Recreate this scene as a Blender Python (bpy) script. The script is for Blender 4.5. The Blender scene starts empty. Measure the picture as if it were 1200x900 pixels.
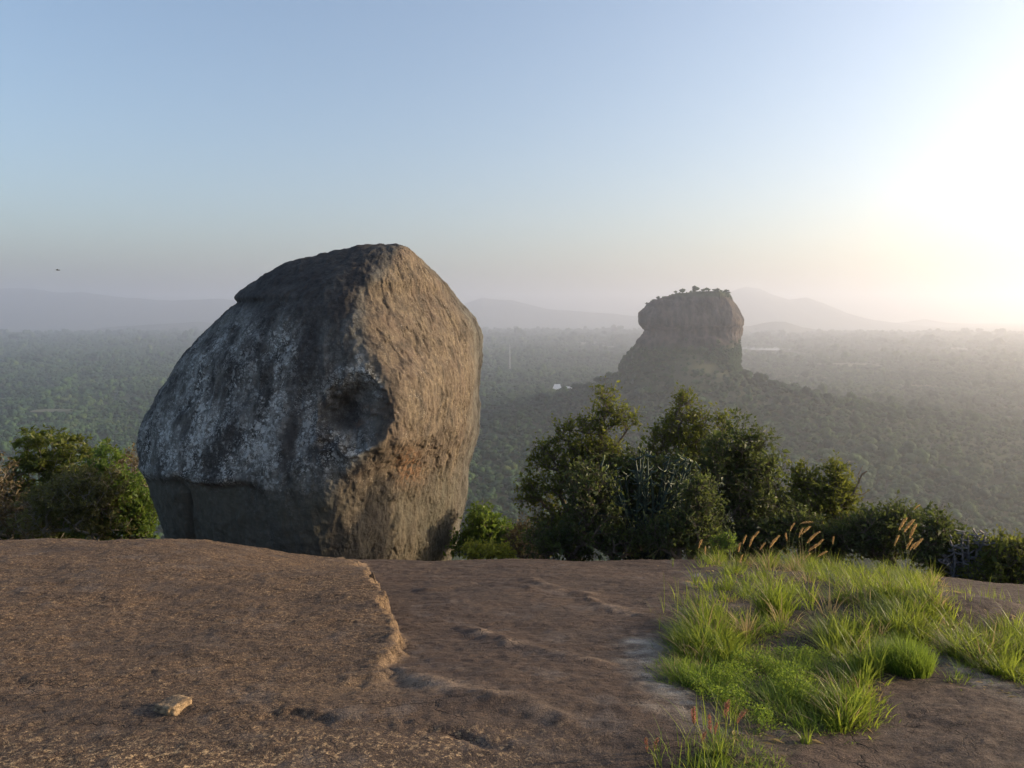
import bpy, math, random
import numpy as np
from mathutils import Vector

# ------------------------------------------------------------------ camera, sky, sun, exposure
S = bpy.context.scene
COL = S.collection
F_PX = 900.0                       # focal length in pixels of the 1200 x 900 photograph
PITCH = math.radians(5.33)
cam_d = bpy.data.cameras.new("camera")
cam_d.sensor_width = 36.0
cam_d.lens = 36.0 * F_PX / 1200.0
cam_d.clip_start = 0.05
cam_d.clip_end = 60000.0
cam = bpy.data.objects.new("camera", cam_d)
COL.objects.link(cam)
cam.location = (0, 0, 0)
cam.rotation_euler = (math.radians(90) - PITCH, 0, 0)
S.camera = cam

SUN_AZ, SUN_EL = math.radians(82), math.radians(15.0)    # azimuth measured from +Y towards +X
world = bpy.data.worlds.new("World")
S.world = world
world.use_nodes = True
wn = world.node_tree
bg = wn.nodes["Background"]
sky = wn.nodes.new("ShaderNodeTexSky")
sky.sky_type = 'NISHITA'
sky.sun_disc = False
sky.sun_elevation = SUN_EL
sky.sun_rotation = SUN_AZ
sky.altitude = 400
sky.air_density = 1.0
sky.dust_density = 4.3
sky.ozone_density = 1.6
wn.links.new(sky.outputs[0], bg.inputs[0])
bg.inputs[1].default_value = 0.15
sun_d = bpy.data.lights.new("sun", 'SUN')
sun_d.energy = 4.0
sun_d.angle = math.radians(0.5)
sun_d.color = (1.0, 0.76, 0.48)
sun = bpy.data.objects.new("sun", sun_d)
COL.objects.link(sun)
sdir = Vector((math.sin(SUN_AZ) * math.cos(SUN_EL), math.cos(SUN_AZ) * math.cos(SUN_EL), math.sin(SUN_EL)))
sun.rotation_euler = sdir.to_track_quat('Z', 'Y').to_euler()
sun.location = (40, 30, 30)
S.view_settings.view_transform = 'Standard'
S.view_settings.look = 'None'
S.view_settings.exposure = 0.78
S.view_settings.gamma = 1.0
S.render.engine = 'CYCLES'
S.cycles.use_denoising = True
S.cycles.max_bounces = 6
S.cycles.volume_bounces = 1

HAZE_DENSITY = 0.00019
HAZE_COLOR = (0.86, 0.89, 0.99, 1)
HAZE_ANISO = 0.58
HAZE_TOP = 395.0
PLAIN = -200.0

# ------------------------------------------------------------------ helpers
rng = np.random.default_rng(7)
SP, CP = math.sin(PITCH), math.cos(PITCH)

def ray(u, v):
    x = (u - 600.0) / F_PX
    y = -(v - 450.0) / F_PX
    return np.array([x, CP + y * SP, -SP + y * CP])

def at(u, v, Y):
    d = ray(u, v)
    return d * (Y / d[1])

def project(P):
    P = np.asarray(P, float)
    f = P[..., 1] * CP - P[..., 2] * SP
    up = P[..., 1] * SP + P[..., 2] * CP
    f = np.maximum(f, 1e-3)
    return 600 + F_PX * P[..., 0] / f, 450 - F_PX * up / f

_perm = np.random.default_rng(11).permutation(256).astype(np.int64)
_perm = np.concatenate([_perm, _perm, _perm])
_g = np.random.default_rng(12).normal(size=(256, 3))
_g /= np.linalg.norm(_g, axis=1)[:, None]

def pnoise(x, y, z):
    x, y, z = np.broadcast_arrays(np.asarray(x, float), np.asarray(y, float), np.asarray(z, float))
    xi, yi, zi = np.floor(x).astype(np.int64), np.floor(y).astype(np.int64), np.floor(z).astype(np.int64)
    xf, yf, zf = x - xi, y - yi, z - zi
    xi &= 255; yi &= 255; zi &= 255
    fu = xf * xf * xf * (xf * (xf * 6 - 15) + 10)
    fv = yf * yf * yf * (yf * (yf * 6 - 15) + 10)
    fw = zf * zf * zf * (zf * (zf * 6 - 15) + 10)
    def gr(dx, dy, dz):
        h = _perm[_perm[_perm[(xi + dx) & 255] + ((yi + dy) & 255)] + ((zi + dz) & 255)]
        g = _g[h]
        return g[..., 0] * (xf - dx) + g[..., 1] * (yf - dy) + g[..., 2] * (zf - dz)
    def lerp(a, b, t): return a + t * (b - a)
    x00 = lerp(gr(0, 0, 0), gr(1, 0, 0), fu); x10 = lerp(gr(0, 1, 0), gr(1, 1, 0), fu)
    x01 = lerp(gr(0, 0, 1), gr(1, 0, 1), fu); x11 = lerp(gr(0, 1, 1), gr(1, 1, 1), fu)
    return lerp(lerp(x00, x10, fv), lerp(x01, x11, fv), fw) * 1.5

def fbm(x, y, z, octv=4, gain=0.5, ridged=False):
    s = 0.0; a = 1.0
    for i in range(octv):
        n = pnoise(x * 2 ** i + 17.3 * i, y * 2 ** i + 5.1 * i, z * 2 ** i - 9.7 * i)
        s = s + a * ((1 - 2 * np.abs(n)) * 0.6 if ridged else n)
        a *= gain
    return s

def sstep(a, b, x):
    t = np.clip((x - a) / (b - a), 0, 1)
    return t * t * (3 - 2 * t)

def poly_dist(px, py, pts):
    d = np.full(np.shape(px), 1e9)
    for (ax, ay), (bx, by) in zip(pts[:-1], pts[1:]):
        vx, vy = bx - ax, by - ay
        t = np.clip(((px - ax) * vx + (py - ay) * vy) / (vx * vx + vy * vy), 0, 1)
        d = np.minimum(d, np.hypot(px - ax - t * vx, py - ay - t * vy))
    return d

def in_poly(px, py, pts):
    r = np.zeros(np.shape(px), bool)
    n = len(pts)
    for i in range(n):
        x1, y1 = pts[i]; x2, y2 = pts[(i + 1) % n]
        c = (y1 > py) != (y2 > py)
        with np.errstate(divide='ignore', invalid='ignore'):
            r ^= c & (px < (x2 - x1) * (py - y1) / ((y2 - y1) if y2 != y1 else 1e-9) + x1)
    return r

def mesh_np(name, V, Fc, mats=(), attrs=None, smooth=True, mat_idx=None):
    V = np.ascontiguousarray(V, np.float32)
    me = bpy.data.meshes.new(name)
    lists = Fc if isinstance(Fc, list) else [Fc]
    lists = [np.asarray(f, np.int32) for f in lists if len(f)]
    nl = sum(f.size for f in lists); nf = sum(len(f) for f in lists)
    me.vertices.add(len(V)); me.vertices.foreach_set("co", V.ravel())
    me.loops.add(nl); me.loops.foreach_set("vertex_index", np.concatenate([f.ravel() for f in lists]))
    me.polygons.add(nf)
    tot = np.concatenate([np.full(len(f), f.shape[1], np.int32) for f in lists])
    me.polygons.foreach_set("loop_start", np.concatenate([[0], np.cumsum(tot)[:-1]]).astype(np.int32))
    me.polygons.foreach_set("loop_total", tot)
    me.polygons.foreach_set("use_smooth", np.full(nf, smooth, bool))
    for m in mats: me.materials.append(m)
    if mat_idx is not None: me.polygons.foreach_set("material_index", np.asarray(mat_idx, np.int32))
    for k, a in (attrs or {}).items():
        at_ = me.attributes.new(k, 'FLOAT', 'POINT')
        at_.data.foreach_set("value", np.ascontiguousarray(a, np.float32))
    me.update(calc_edges=True)
    me.validate()
    return me

def link(name, me, parent=None, label=None, cat=None, group=None, kind=None, loc=None):
    o = bpy.data.objects.new(name, me)
    COL.objects.link(o)
    if parent: o.parent = parent
    if loc is not None: o.location = loc
    if label: o['label'] = label
    if cat: o['category'] = cat
    if group: o['group'] = group
    if kind: o['kind'] = kind
    return o

def thing(name, label, cat, loc, group=None):
    return link(name, None, None, label, cat, group, None, loc)

def grid_faces(nr, nc, wrap=False):
    r = np.arange(nr - 1)[:, None]; c = np.arange(nc if wrap else nc - 1)[None, :]
    c2 = (c + 1) % nc
    a = r * nc + c; b = r * nc + c2; d = (r + 1) * nc + c2; e = (r + 1) * nc + c
    return np.stack([a, b, d, e], -1).reshape(-1, 4)

# ------------------------------------------------------------------ material helpers
class NT:
    def __init__(self, name, rough=0.8, spec=0.3):
        self.m = bpy.data.materials.new(name); self.m.use_nodes = True
        self.t = self.m.node_tree; self.b = self.t.nodes["Principled BSDF"]
        self.b.inputs["Roughness"].default_value = rough
        self.b.inputs["Specular IOR Level"].default_value = spec
    def n(self, typ, **kw):
        nd = self.t.nodes.new(typ)
        for k, v in kw.items():
            if k in nd.inputs.keys(): self.put(nd.inputs[k], v)
            else: setattr(nd, k, v)
        return nd
    def put(self, sock, v):
        if hasattr(v, 'is_output') or isinstance(v, bpy.types.NodeSocket): self.t.links.new(v, sock)
        else: sock.default_value = v
    def coords(self, scale=(1, 1, 1), rot=(0, 0, 0)):
        tc = self.n("ShaderNodeTexCoord")
        mp = self.n("ShaderNodeMapping")
        self.t.links.new(tc.outputs["Object"], mp.inputs["Vector"])
        mp.inputs["Scale"].default_value = scale; mp.inputs["Rotation"].default_value = rot
        return mp.outputs[0]
    def noise(self, vec, scale, detail=6, rough=0.6, out="Fac"):
        nd = self.n("ShaderNodeTexNoise", Vector=vec, Scale=scale, Detail=detail, Roughness=rough)
        return nd.outputs[out]
    def voro(self, vec, scale, out="Distance", feature='F1'):
        nd = self.n("ShaderNodeTexVoronoi", feature=feature); self.put(nd.inputs["Vector"], vec); nd.inputs["Scale"].default_value = scale
        return nd.outputs[out]
    def ramp(self, fac, stops):
        r = self.n("ShaderNodeValToRGB"); self.put(r.inputs[0], fac)
        e = r.color_ramp.elements
        while len(e) < len(stops): e.new(0.5)
        for el, (p, c) in zip(e, stops):
            el.position = p; el.color = (c, c, c, 1) if isinstance(c, (int, float)) else (*c, 1)
        return r.outputs[0]
    def mix(self, fac, a, b, mode='MIX'):
        nd = self.n("ShaderNodeMix", data_type='RGBA', blend_type=mode)
        self.put(nd.inputs[0], fac)
        for s, v in ((nd.inputs[6], a), (nd.inputs[7], b)):
            self.put(s, (*v, 1) if isinstance(v, tuple) and len(v) == 3 else v)
        return nd.outputs[2]
    def math(self, op, a, b=0.0, c=0.0, clamp=False):
        nd = self.n("ShaderNodeMath", operation=op); nd.use_clamp = clamp
        for i, v in enumerate((a, b, c)): self.put(nd.inputs[i], v)
        return nd.outputs[0]
    def attr(self, name):
        return self.n("ShaderNodeAttribute", attribute_name=name).outputs["Fac"]
    def bump(self, h, dist, strength=1.0, normal=None):
        nd = self.n("ShaderNodeBump"); self.put(nd.inputs["Height"], h)
        nd.inputs["Distance"].default_value = dist; nd.inputs["Strength"].default_value = strength
        if normal is not None: self.put(nd.inputs["Normal"], normal)
        return nd.outputs[0]
    def color(self, c): self.put(self.b.inputs["Base Color"], c)
    def normal(self, n): self.put(self.b.inputs["Normal"], n)

def leaf_material(name, c_dark, c_mid, c_light, transl=0.45, rough=0.5, attr='tint'):
    k = NT(name, rough, 0.35)
    f = k.attr(attr)
    col = k.ramp(f, [(0.0, c_dark), (0.5, c_mid), (1.0, c_light)])
    k.color(col)
    tr = k.n("ShaderNodeBsdfTranslucent")
    tcol = k.mix(0.5, col, tuple(min(1, x * 1.7) for x in c_light), 'MIX')
    k.put(tr.inputs["Color"], tcol)
    mx = k.n("ShaderNodeMixShader"); mx.inputs[0].default_value = transl
    k.t.links.new(k.b.outputs[0], mx.inputs[1]); k.t.links.new(tr.outputs[0], mx.inputs[2])
    out = k.t.nodes["Material Output"]; k.t.links.new(mx.outputs[0], out.inputs["Surface"])
    return k.m

def simple_material(name, c1, c2, scale=8, rough=0.85, bump=0.0):
    k = NT(name, rough)
    n = k.noise(k.coords(), scale, 5)
    k.color(k.mix(k.ramp(n, [(0.3, 0.0), (0.7, 1.0)]), c1, c2))
    if bump: k.normal(k.bump(n, bump))
    return k.m

# ------------------------------------------------------------------ summit rock surface (height function)
def table(knots, sm):
    y = np.linspace(-20, 40, 6001)
    z = np.interp(y, *zip(*knots))
    kx = np.arange(-300, 301) * 0.01
    kk = np.exp(-0.5 * (kx / sm) ** 2); kk /= kk.sum()
    zz = np.convolve(np.pad(z, 300, mode='edge'), kk, mode='valid')
    return lambda q: np.interp(q, y, zz)

Z_LEFT = table([(-20, -2.2), (0, -1.62), (1.5, -1.60), (2.5, -1.60), (4, -1.67), (5.4, -1.76), (6.5, -1.91), (7.2, -2.25), (8.5, -3.1), (10, -3.75), (14, -4.6), (40, -8)], 0.35)
Z_MID = table([(-20, -2.2), (0, -1.62), (2.5, -1.60), (3.4, -1.655), (4, -1.76), (6, -2.11), (7, -2.33), (8, -2.60), (8.8, -2.98), (10, -3.6), (14, -4.6), (40, -8)], 0.35)

def hit_simple(u, v, zf):
    d = ray(u, v)
    s = np.linspace(1.0, 12, 4000)
    below = d[2] * s < zf(d[1] * s)
    i = int(np.argmax(below)) if below.any() else len(s) - 1
    return d * s[i]

LEDGE = [hit_simple(u, v, Z_MID) for u, v in ((402, 658), (418, 668), (430, 690), (446, 716), (464, 738), (474, 752), (466, 768), (450, 780), (444, 804), (430, 822))]
_ly = np.array([p[1] for p in LEDGE])[::-1]; _lx = np.array([p[0] for p in LEDGE])[::-1]
_o = np.argsort(_ly); _ly, _lx = _ly[_o], _lx[_o]
CRACK = [tuple(hit_simple(u, v, Z_MID)[:2]) for u, v in ((250, 846), (330, 838), (400, 846), (450, 850), (505, 856), (560, 872), (600, 885))]
BUMP_R = hit_simple(1135, 712, Z_MID)
RIDGES = [[tuple(hit_simple(u, v, Z_MID)[:2]) for u, v in pl] for pl in (
    ((470, 785), (520, 808), (575, 822), (620, 832), (660, 850)),
    ((545, 735), (600, 752), (650, 762), (700, 772)),
    ((690, 700), (725, 712), (770, 722)),
    ((620, 680), (650, 690), (690, 694)),
    ((500, 690), (560, 684), (620, 690)))]

def rock_parts(X, Y):
    jx = 0.07 * fbm(X * 2.2, Y * 2.2, 3.3, 3) + 0.05 * np.round(fbm(X * 5, Y * 5, 1.3, 3) * 4) / 4 + 0.03 * fbm(X * 14, Y * 14, 1.3, 2)
    lx = np.interp(Y, _ly, _lx, left=-0.5, right=-2.6)
    w = 0.026 + 0.06 * sstep(5.2, 6.5, Y) + 0.7 * sstep(3.5, 2.9, Y)
    side = sstep(w, -w, (X + jx) - lx)                    # 1 on the upper (left) slab
    return side, lx, jx, w

def rock_height(X, Y, fine=True):
    X = np.asarray(X, float); Y = np.asarray(Y, float)
    side, lx, jx, w = rock_parts(X, Y)
    # the slab tilts down towards the right
    tilt = -0.062 * np.maximum(X - 2.0, 0) - 0.012 * np.maximum(X, 0) + 0.0 * X
    tilt = tilt - 0.02 * np.maximum(-X - 3.5, 0)
    z = side * Z_LEFT(Y) + (1 - side) * (Z_MID(Y) + tilt)
    z = z - side * 0.19 * sstep(-3.0, -1.35, X) * sstep(4.8, 6.4, Y)
    z = z + 0.16 * np.exp(-(((X - BUMP_R[0]) / 0.75) ** 2 + ((Y - BUMP_R[1]) / 0.45) ** 2))
    # broad undulation
    z = z + 0.045 * fbm(X * 0.55, Y * 0.55, 0.7, 2)
    # crack with a small step
    dc = poly_dist(X, Y + 0.03 * fbm(X * 6, Y * 6, 5.5, 2), CRACK)
    z = z - 0.014 * np.exp(-(dc / 0.018) ** 2) * (0.4 + 0.6 * sstep(-0.2, 0.3, fbm(X * 3, Y * 3, 4.1, 2)))
    if fine:
        rgh = rough_mask(X, Y)
        z = z + side * (0.014 * fbm(X * 2.4, Y * 5.0, 2.2, 5, 0.6) + 0.005 * fbm(X * 17, Y * 20, 8.2, 3, 0.65))
        sm = (1 - side) * (1 - rgh)
        # flaking sheets: gentle terraces running from right to left
        q = fbm(X * 0.8 + Y * 0.25, Y * 1.7, 4.4, 4, 0.5)
        z = z + sm * (0.009 * fbm(X * 3.0, Y * 8.0, 6.6, 5, 0.55) + 0.022 * q + 0.006 * fbm(X * 18, Y * 22, 1.2, 2))
        z = z + (1 - side) * rgh * (0.013 * fbm(X * 2.5, Y * 5.5, 3.2, 3, 0.5) + 0.006 * fbm(X * 14 + Y * 8, Y * 30, 9.2, 4, 0.75))
        for rl in RIDGES:
            dr = poly_dist(X, Y + 0.05 * fbm(X * 4, Y * 4, 2.5, 2), rl)
            z = z + 0.022 * np.exp(-(dr / 0.07) ** 2)
        yc = np.interp(X, [c[0] for c in CRACK], [c[1] for c in CRACK]) + 0.05 * fbm(X * 5, Y * 2, 5.5, 3)
        ext = sstep(CRACK[0][0] - 0.5, CRACK[0][0] + 0.3, X) * sstep(CRACK[-1][0] + 0.3, CRACK[-1][0] - 0.2, X)
        z = z + ext * 0.009 * sstep(-0.02, 0.012, Y - yc) * sstep(0.9, 0.1, Y - yc)
        z = z + ext * np.exp(-((Y - yc) / 0.10) ** 2) * 0.008 * fbm(X * 20, Y * 20, 7.7, 3, 0.65)
        ed = np.exp(-(((X + jx) - lx) / (w + 0.02)) ** 2) * sstep(3.0, 3.7, Y)
        z = z + ed * 0.035 * fbm(X * 9, Y * 9, 2.9, 3, 0.6)
    return z

_RP = [hit_simple(u, v, Z_MID) for u, v in ((930, 905), (1000, 842), (1010, 775), (1100, 770), (1230, 800))]
def rough_mask(X, Y):
    # rough weathered rock on the near right
    pts = [(p[0], p[1]) for p in _RP]
    d = in_poly(X, Y, pts + [(6, 3.2), (6, 0), (1.0, 0)])
    dd = poly_dist(X, Y, pts)
    return np.where(d, sstep(0, 0.25, dd), 0.0)

# ------------------------------------------------------------------ rock slab mesh
def build_slab():
    xs = np.concatenate([np.arange(-9, -3.9, 0.05), np.arange(-3.9, 4.2, 0.0165), np.arange(4.2, 9.01, 0.05)])
    ys = np.concatenate([np.arange(-3, 1.6, 0.08), np.arange(1.6, 4.4, 0.0125), np.arange(4.4, 9.0, 0.021), np.arange(9.0, 11.6, 0.06)])
    X, Y = np.meshgrid(xs, ys)
    Z = rock_height(X, Y)
    e = np.minimum(np.minimum(X + 9, 9 - X), np.minimum(11.6 - Y, Y + 3))
    Z = Z - 0.6 * sstep(0.5, 0.0, e)
    side, lx, jx, w = rock_parts(X, Y)
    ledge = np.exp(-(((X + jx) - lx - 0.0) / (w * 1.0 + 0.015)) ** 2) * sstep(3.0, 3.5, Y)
    U, V = project(np.stack([X, Y, Z], -1))
    silt_l = [hit_simple(u, v, Z_MID)[:2] for u, v in ((752, 752), (782, 790), (805, 825), (835, 850), (872, 862))]
    silt2 = [hit_simple(u, v, Z_MID)[:2] for u, v in ((822, 668), (838, 700), (822, 715))]
    silt3 = [hit_simple(u, v, Z_MID)[:2] for u, v in ((1095, 748), (1130, 778), (1210, 806))]
    wob = 0.09 * fbm(X * 3, Y * 3, 1.9, 3)
    silt = sstep(0.22, 0.02, poly_dist(X, Y, silt_l) + wob)
    silt = np.maximum(silt, 0.8 * sstep(0.22, 0.02, poly_dist(X, Y, silt2) + wob))
    silt = np.maximum(silt, 0.9 * sstep(0.14, 0.02, poly_dist(X, Y, silt3) + wob))
    soil = np.zeros_like(X)
    for pl, h in SOIL:
        soil = np.maximum(soil, in_poly(U, V, pl) * 1.0)
    pale = np.zeros_like(X)
    for rl in RIDGES[:4]:
        pale = np.maximum(pale, np.exp(-(poly_dist(X, Y + 0.04 * fbm(X * 5, Y * 5, 2.5, 2), rl) / 0.06) ** 2) * sstep(-0.25, 0.35, fbm(X * 4, Y * 6, 6.1, 3)))
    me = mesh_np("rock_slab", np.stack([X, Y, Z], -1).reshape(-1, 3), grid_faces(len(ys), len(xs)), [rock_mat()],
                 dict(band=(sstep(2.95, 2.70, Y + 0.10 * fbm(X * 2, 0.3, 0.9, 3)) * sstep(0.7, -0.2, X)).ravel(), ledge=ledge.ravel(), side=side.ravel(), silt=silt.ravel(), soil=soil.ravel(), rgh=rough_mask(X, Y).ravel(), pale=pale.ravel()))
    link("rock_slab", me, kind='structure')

def rock_mat():
    k = NT("weathered_gneiss", 0.85, 0.25)
    c = k.coords()
    ca = k.coords((1.0, 2.6, 1.0), (0, 0, 0.12))
    big = k.noise(c, 1.6, 5)
    mid = k.noise(ca, 9, 6, 0.65)
    grain = k.noise(c, 70, 4, 0.7)
    speck = k.noise(c, 210, 2, 0.6)
    base = k.mix(k.ramp(mid, [(0.32, 0.0), (0.68, 1.0)]), (0.040, 0.027, 0.021), (0.104, 0.072, 0.053))
    base = k.mix(k.ramp(big, [(0.38, 0.0), (0.66, 0.75)]), base, (0.085, 0.056, 0.042))
    # left slab is paler and more speckled, the middle one darker and smoother
    left = k.mix(k.ramp(grain, [(0.36, 0.0), (0.62, 1.0)]), (0.036, 0.023, 0.017), (0.19, 0.122, 0.074))
    base = k.mix(k.math('MULTIPLY', k.attr('side'), 0.7), base, left)
    gold = k.math('MULTIPLY', k.ramp(grain, [(0.57, 0.0), (0.70, 1.0)]), k.ramp(mid, [(0.45, 0.0), (0.6, 0.8)]))
    base = k.mix(k.math('MULTIPLY', gold, k.math('MULTIPLY_ADD', k.attr('side'), 0.6, 0.25)), base, (0.55, 0.40, 0.22))
    fl = k.ramp(k.noise(c, 42, 4, 0.75), [(0.52, 0.0), (0.62, 1.0)])
    base = k.mix(k.math('MULTIPLY', fl, k.math('MULTIPLY_ADD', k.attr('band'), 0.75, k.math('MULTIPLY', k.attr('side'), 0.30))), base, (0.46, 0.32, 0.18))
    pit = k.ramp(k.noise(c, 34, 5, 0.7), [(0.33, 1.0), (0.44, 0.0)])
    base = k.mix(k.math('MULTIPLY', pit, 0.42), base, (0.035, 0.026, 0.024))
    grey = k.ramp(k.noise(c, 4.2, 5, 0.6), [(0.55, 0.0), (0.72, 0.5)])
    base = k.mix(grey, base, (0.16, 0.14, 0.13))
    base = k.mix(k.math('MULTIPLY', k.attr('pale'), 0.55), base, (0.34, 0.25, 0.18))
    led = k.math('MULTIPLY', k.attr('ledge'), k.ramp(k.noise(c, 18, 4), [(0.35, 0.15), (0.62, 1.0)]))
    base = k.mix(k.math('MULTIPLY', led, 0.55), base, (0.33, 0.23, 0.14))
    rg = k.mix(k.ramp(mid, [(0.35, 0.0), (0.65, 1.0)]), (0.042, 0.029, 0.023), (0.130, 0.092, 0.068))
    base = k.mix(k.math('MULTIPLY', k.attr('rgh'), 0.6), base, rg)
    si = k.math('MULTIPLY', k.attr('silt'), k.ramp(k.noise(c, 6, 5), [(0.36, 0.1), (0.62, 1.0)]))
    base = k.mix(k.math('MULTIPLY', si, 0.85), base, (0.40, 0.37, 0.32))
    base = k.mix(k.math('MULTIPLY', k.attr('soil'), 0.8), base, k.mix(grain, (0.035, 0.028, 0.02), (0.12, 0.09, 0.06)))
    stain = k.ramp(k.noise(k.coords((0.55, 1.5, 1.0), (0, 0, 0.25)), 2.1, 5, 0.65), [(0.46, 0.0), (0.64, 0.62)])
    base = k.mix(stain, base, k.mix(mid, (0.045, 0.034, 0.029), (0.095, 0.070, 0.056)))
    fine = k.voro(k.mix(0.25, ca, k.noise(c, 5, 4, 0.6, "Color")), 5.0, feature='DISTANCE_TO_EDGE')
    crk = k.math('MULTIPLY', k.ramp(fine, [(0.004, 1.0), (0.022, 0.0)]), k.ramp(big, [(0.48, 0.0), (0.60, 0.85)]))
    base = k.mix(crk, base, (0.028, 0.021, 0.019))
    sp = k.ramp(speck, [(0.36, 0.45), (0.64, 1.40)])
    base = k.mix(1.0, base, sp, 'MULTIPLY')
    k.color(base)
    h = k.math('ADD', k.math('MULTIPLY', grain, 0.55), k.math('MULTIPLY', mid, 1.0))
    h = k.math('ADD', h, k.math('MULTIPLY', speck, 0.16))
    h = k.math('SUBTRACT', h, k.math('MULTIPLY', pit, 0.35))
    h = k.math('MULTIPLY', h, k.math('MULTIPLY_ADD', k.attr('side'), 0.55, 0.5))
    h = k.math('SUBTRACT', h, k.math('MULTIPLY', crk, 0.35))
    k.normal(k.bump(h, 0.024, 1.0))
    return k.m

GRASS = [  # polygon in the photograph, blades, height range, kind
    ([(806, 700), (826, 660), (845, 645), (930, 645), (1010, 648), (1060, 642), (1105, 655), (1095, 685), (1062, 705), (1000, 722), (900, 735), (832, 738)], 8600, (0.06, 0.23), 'tall'),
    ([(1010, 705), (1075, 690), (1120, 722), (1240, 752), (1240, 815), (1170, 795), (1110, 765), (1045, 745)], 7800, (0.07, 0.20), 'tall'),
    ([(786, 792), (796, 752), (838, 735), (915, 738), (935, 765), (990, 798), (1016, 828), (1000, 850), (950, 868), (915, 855), (880, 862), (845, 835)], 17000, (0.03, 0.11), 'fine'),
    ([(792, 752), (830, 730), (905, 735), (930, 760), (900, 775), (860, 790), (805, 785)], 2600, (0.10, 0.22), 'tall'),
    ([(805, 915), (838, 865), (880, 858), (950, 866), (960, 872), (920, 888), (905, 915)], 3200, (0.02, 0.055), 'fine'),
    ([(945, 745), (1000, 725), (1045, 738), (1035, 775), (1000, 790), (960, 765)], 1700, (0.06, 0.20), 'tall'),
    ([(985, 800), (1012, 790), (1020, 835), (1000, 850), (960, 860)], 1300, (0.05, 0.15), 'tall'),
    ([(1110, 800), (1130, 765), (1240, 800), (1240, 830), (1190, 812)], 800, (0.03, 0.08), 'fine'),
    ([(770, 720), (800, 690), (830, 690), (835, 740), (790, 770)], 160, (0.08, 0.22), 'wiry'),
    ([(1085, 735), (1110, 690), (1200, 705), (1240, 725), (1240, 755)], 260, (0.06, 0.2), 'wiry'),
    ([(780, 915), (800, 860), (850, 840), (880, 870), (850, 915)], 130, (0.08, 0.2), 'wiry'),
]
SOIL = [(g[0], 0) for g in GRASS if g[3] != 'wiry' and g[1] > 1000]
build_slab()

def ground_hit(u, v):
    d = ray(u, v)
    s = np.linspace(1.0, 14, 2600)
    z = rock_height(d[0] * s, d[1] * s, False)
    below = d[2] * s < z
    i = int(np.argmax(below)) if below.any() else len(s) - 1
    return d * s[i]

# ------------------------------------------------------------------ terrain: summit flanks, plain, the rock's hill
ROCK_C = np.array([at(808, 400, 1250)[0], 1265.0])

def terrain(X, Y):
    r = np.hypot(X, Y)
    Xc = np.clip(X, -9, 9)
    near = rock_height(Xc, np.clip(Y, -20, 14), False) - 0.14 - 0.25 * np.maximum(np.abs(X) - 9, 0) * (Y > -40)
    drop = 0.62 * np.maximum(r - 14.5, 0)
    z = near - drop
    plain = PLAIN + 4.5 * fbm(X / 420, Y / 420, 0.3, 4)
    k = 18.0
    h = np.clip(0.5 + 0.5 * (z - plain) / k, 0, 1)
    zz = plain + (z - plain) * h + k * h * (1 - h)
    dx, dy = X - ROCK_C[0], Y - ROCK_C[1]
    d = np.hypot(dx * np.where(dx > 0, 0.98, 1.0), dy * 1.0)
    d = np.maximum(d + 25 * fbm(X / 120, Y / 120, 2.7, 3), 0)
    hill = 128 * np.exp(-d / 235.0) / (1 + np.exp((d - 900) / 120))
    hill = np.minimum(hill, 100) + 40 * np.exp(-(np.hypot(dx + 14, dy + 25) / 92) ** 2)
    # long spur running to the right
    sx = (dx * 0.92 + dy * -0.39); sy = (dx * 0.39 + dy * 0.92)
    hill = hill + 9 * np.exp(-(sy / 110) ** 2) * sstep(80, 200, sx) * sstep(620, 260, sx)
    return zz + hill * sstep(320, 700, r)

def build_terrain():
    th = np.radians(np.concatenate([np.linspace(-180, -50, 66)[:-1], np.linspace(-50, 50, 420)[:-1], np.linspace(50, 180, 66)]))
    rr = np.concatenate([[2.0], np.geomspace(6, 700, 90)[:-1], np.geomspace(700, 2600, 170)[:-1], np.geomspace(2600, 16500, 60)])
    T, R = np.meshgrid(th, rr)
    X, Y = R * np.sin(T), R * np.cos(T)
    Z = terrain(X, Y)
    Z = np.where(R < 5.5, Z - 0.6, Z)
    k = NT("forest_floor", 0.9, 0.1)
    c = k.coords()
    a = k.noise(c, 0.045, 6, 0.7); b = k.noise(c, 0.0035, 5, 0.6); d = k.noise(k.coords((1, 2.2, 1)), 0.0011, 5, 0.6)
    col = k.mix(k.ramp(a, [(0.35, 0.0), (0.65, 1.0)]), (0.020, 0.032, 0.016), (0.060, 0.082, 0.034))
    col = k.mix(k.ramp(b, [(0.55, 0.0), (0.72, 0.6)]), col, (0.085, 0.095, 0.05))
    col = k.mix(k.ramp(d, [(0.56, 0.0), (0.66, 0.7)]), col, (0.12, 0.12, 0.075))
    k.color(col); k.normal(k.bump(a, 6.0, 0.8))
    link("ground", mesh_np("ground", np.stack([X, Y, Z], -1).reshape(-1, 3), grid_faces(len(rr), len(th)), [k.m]), kind='structure')
build_terrain()

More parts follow.
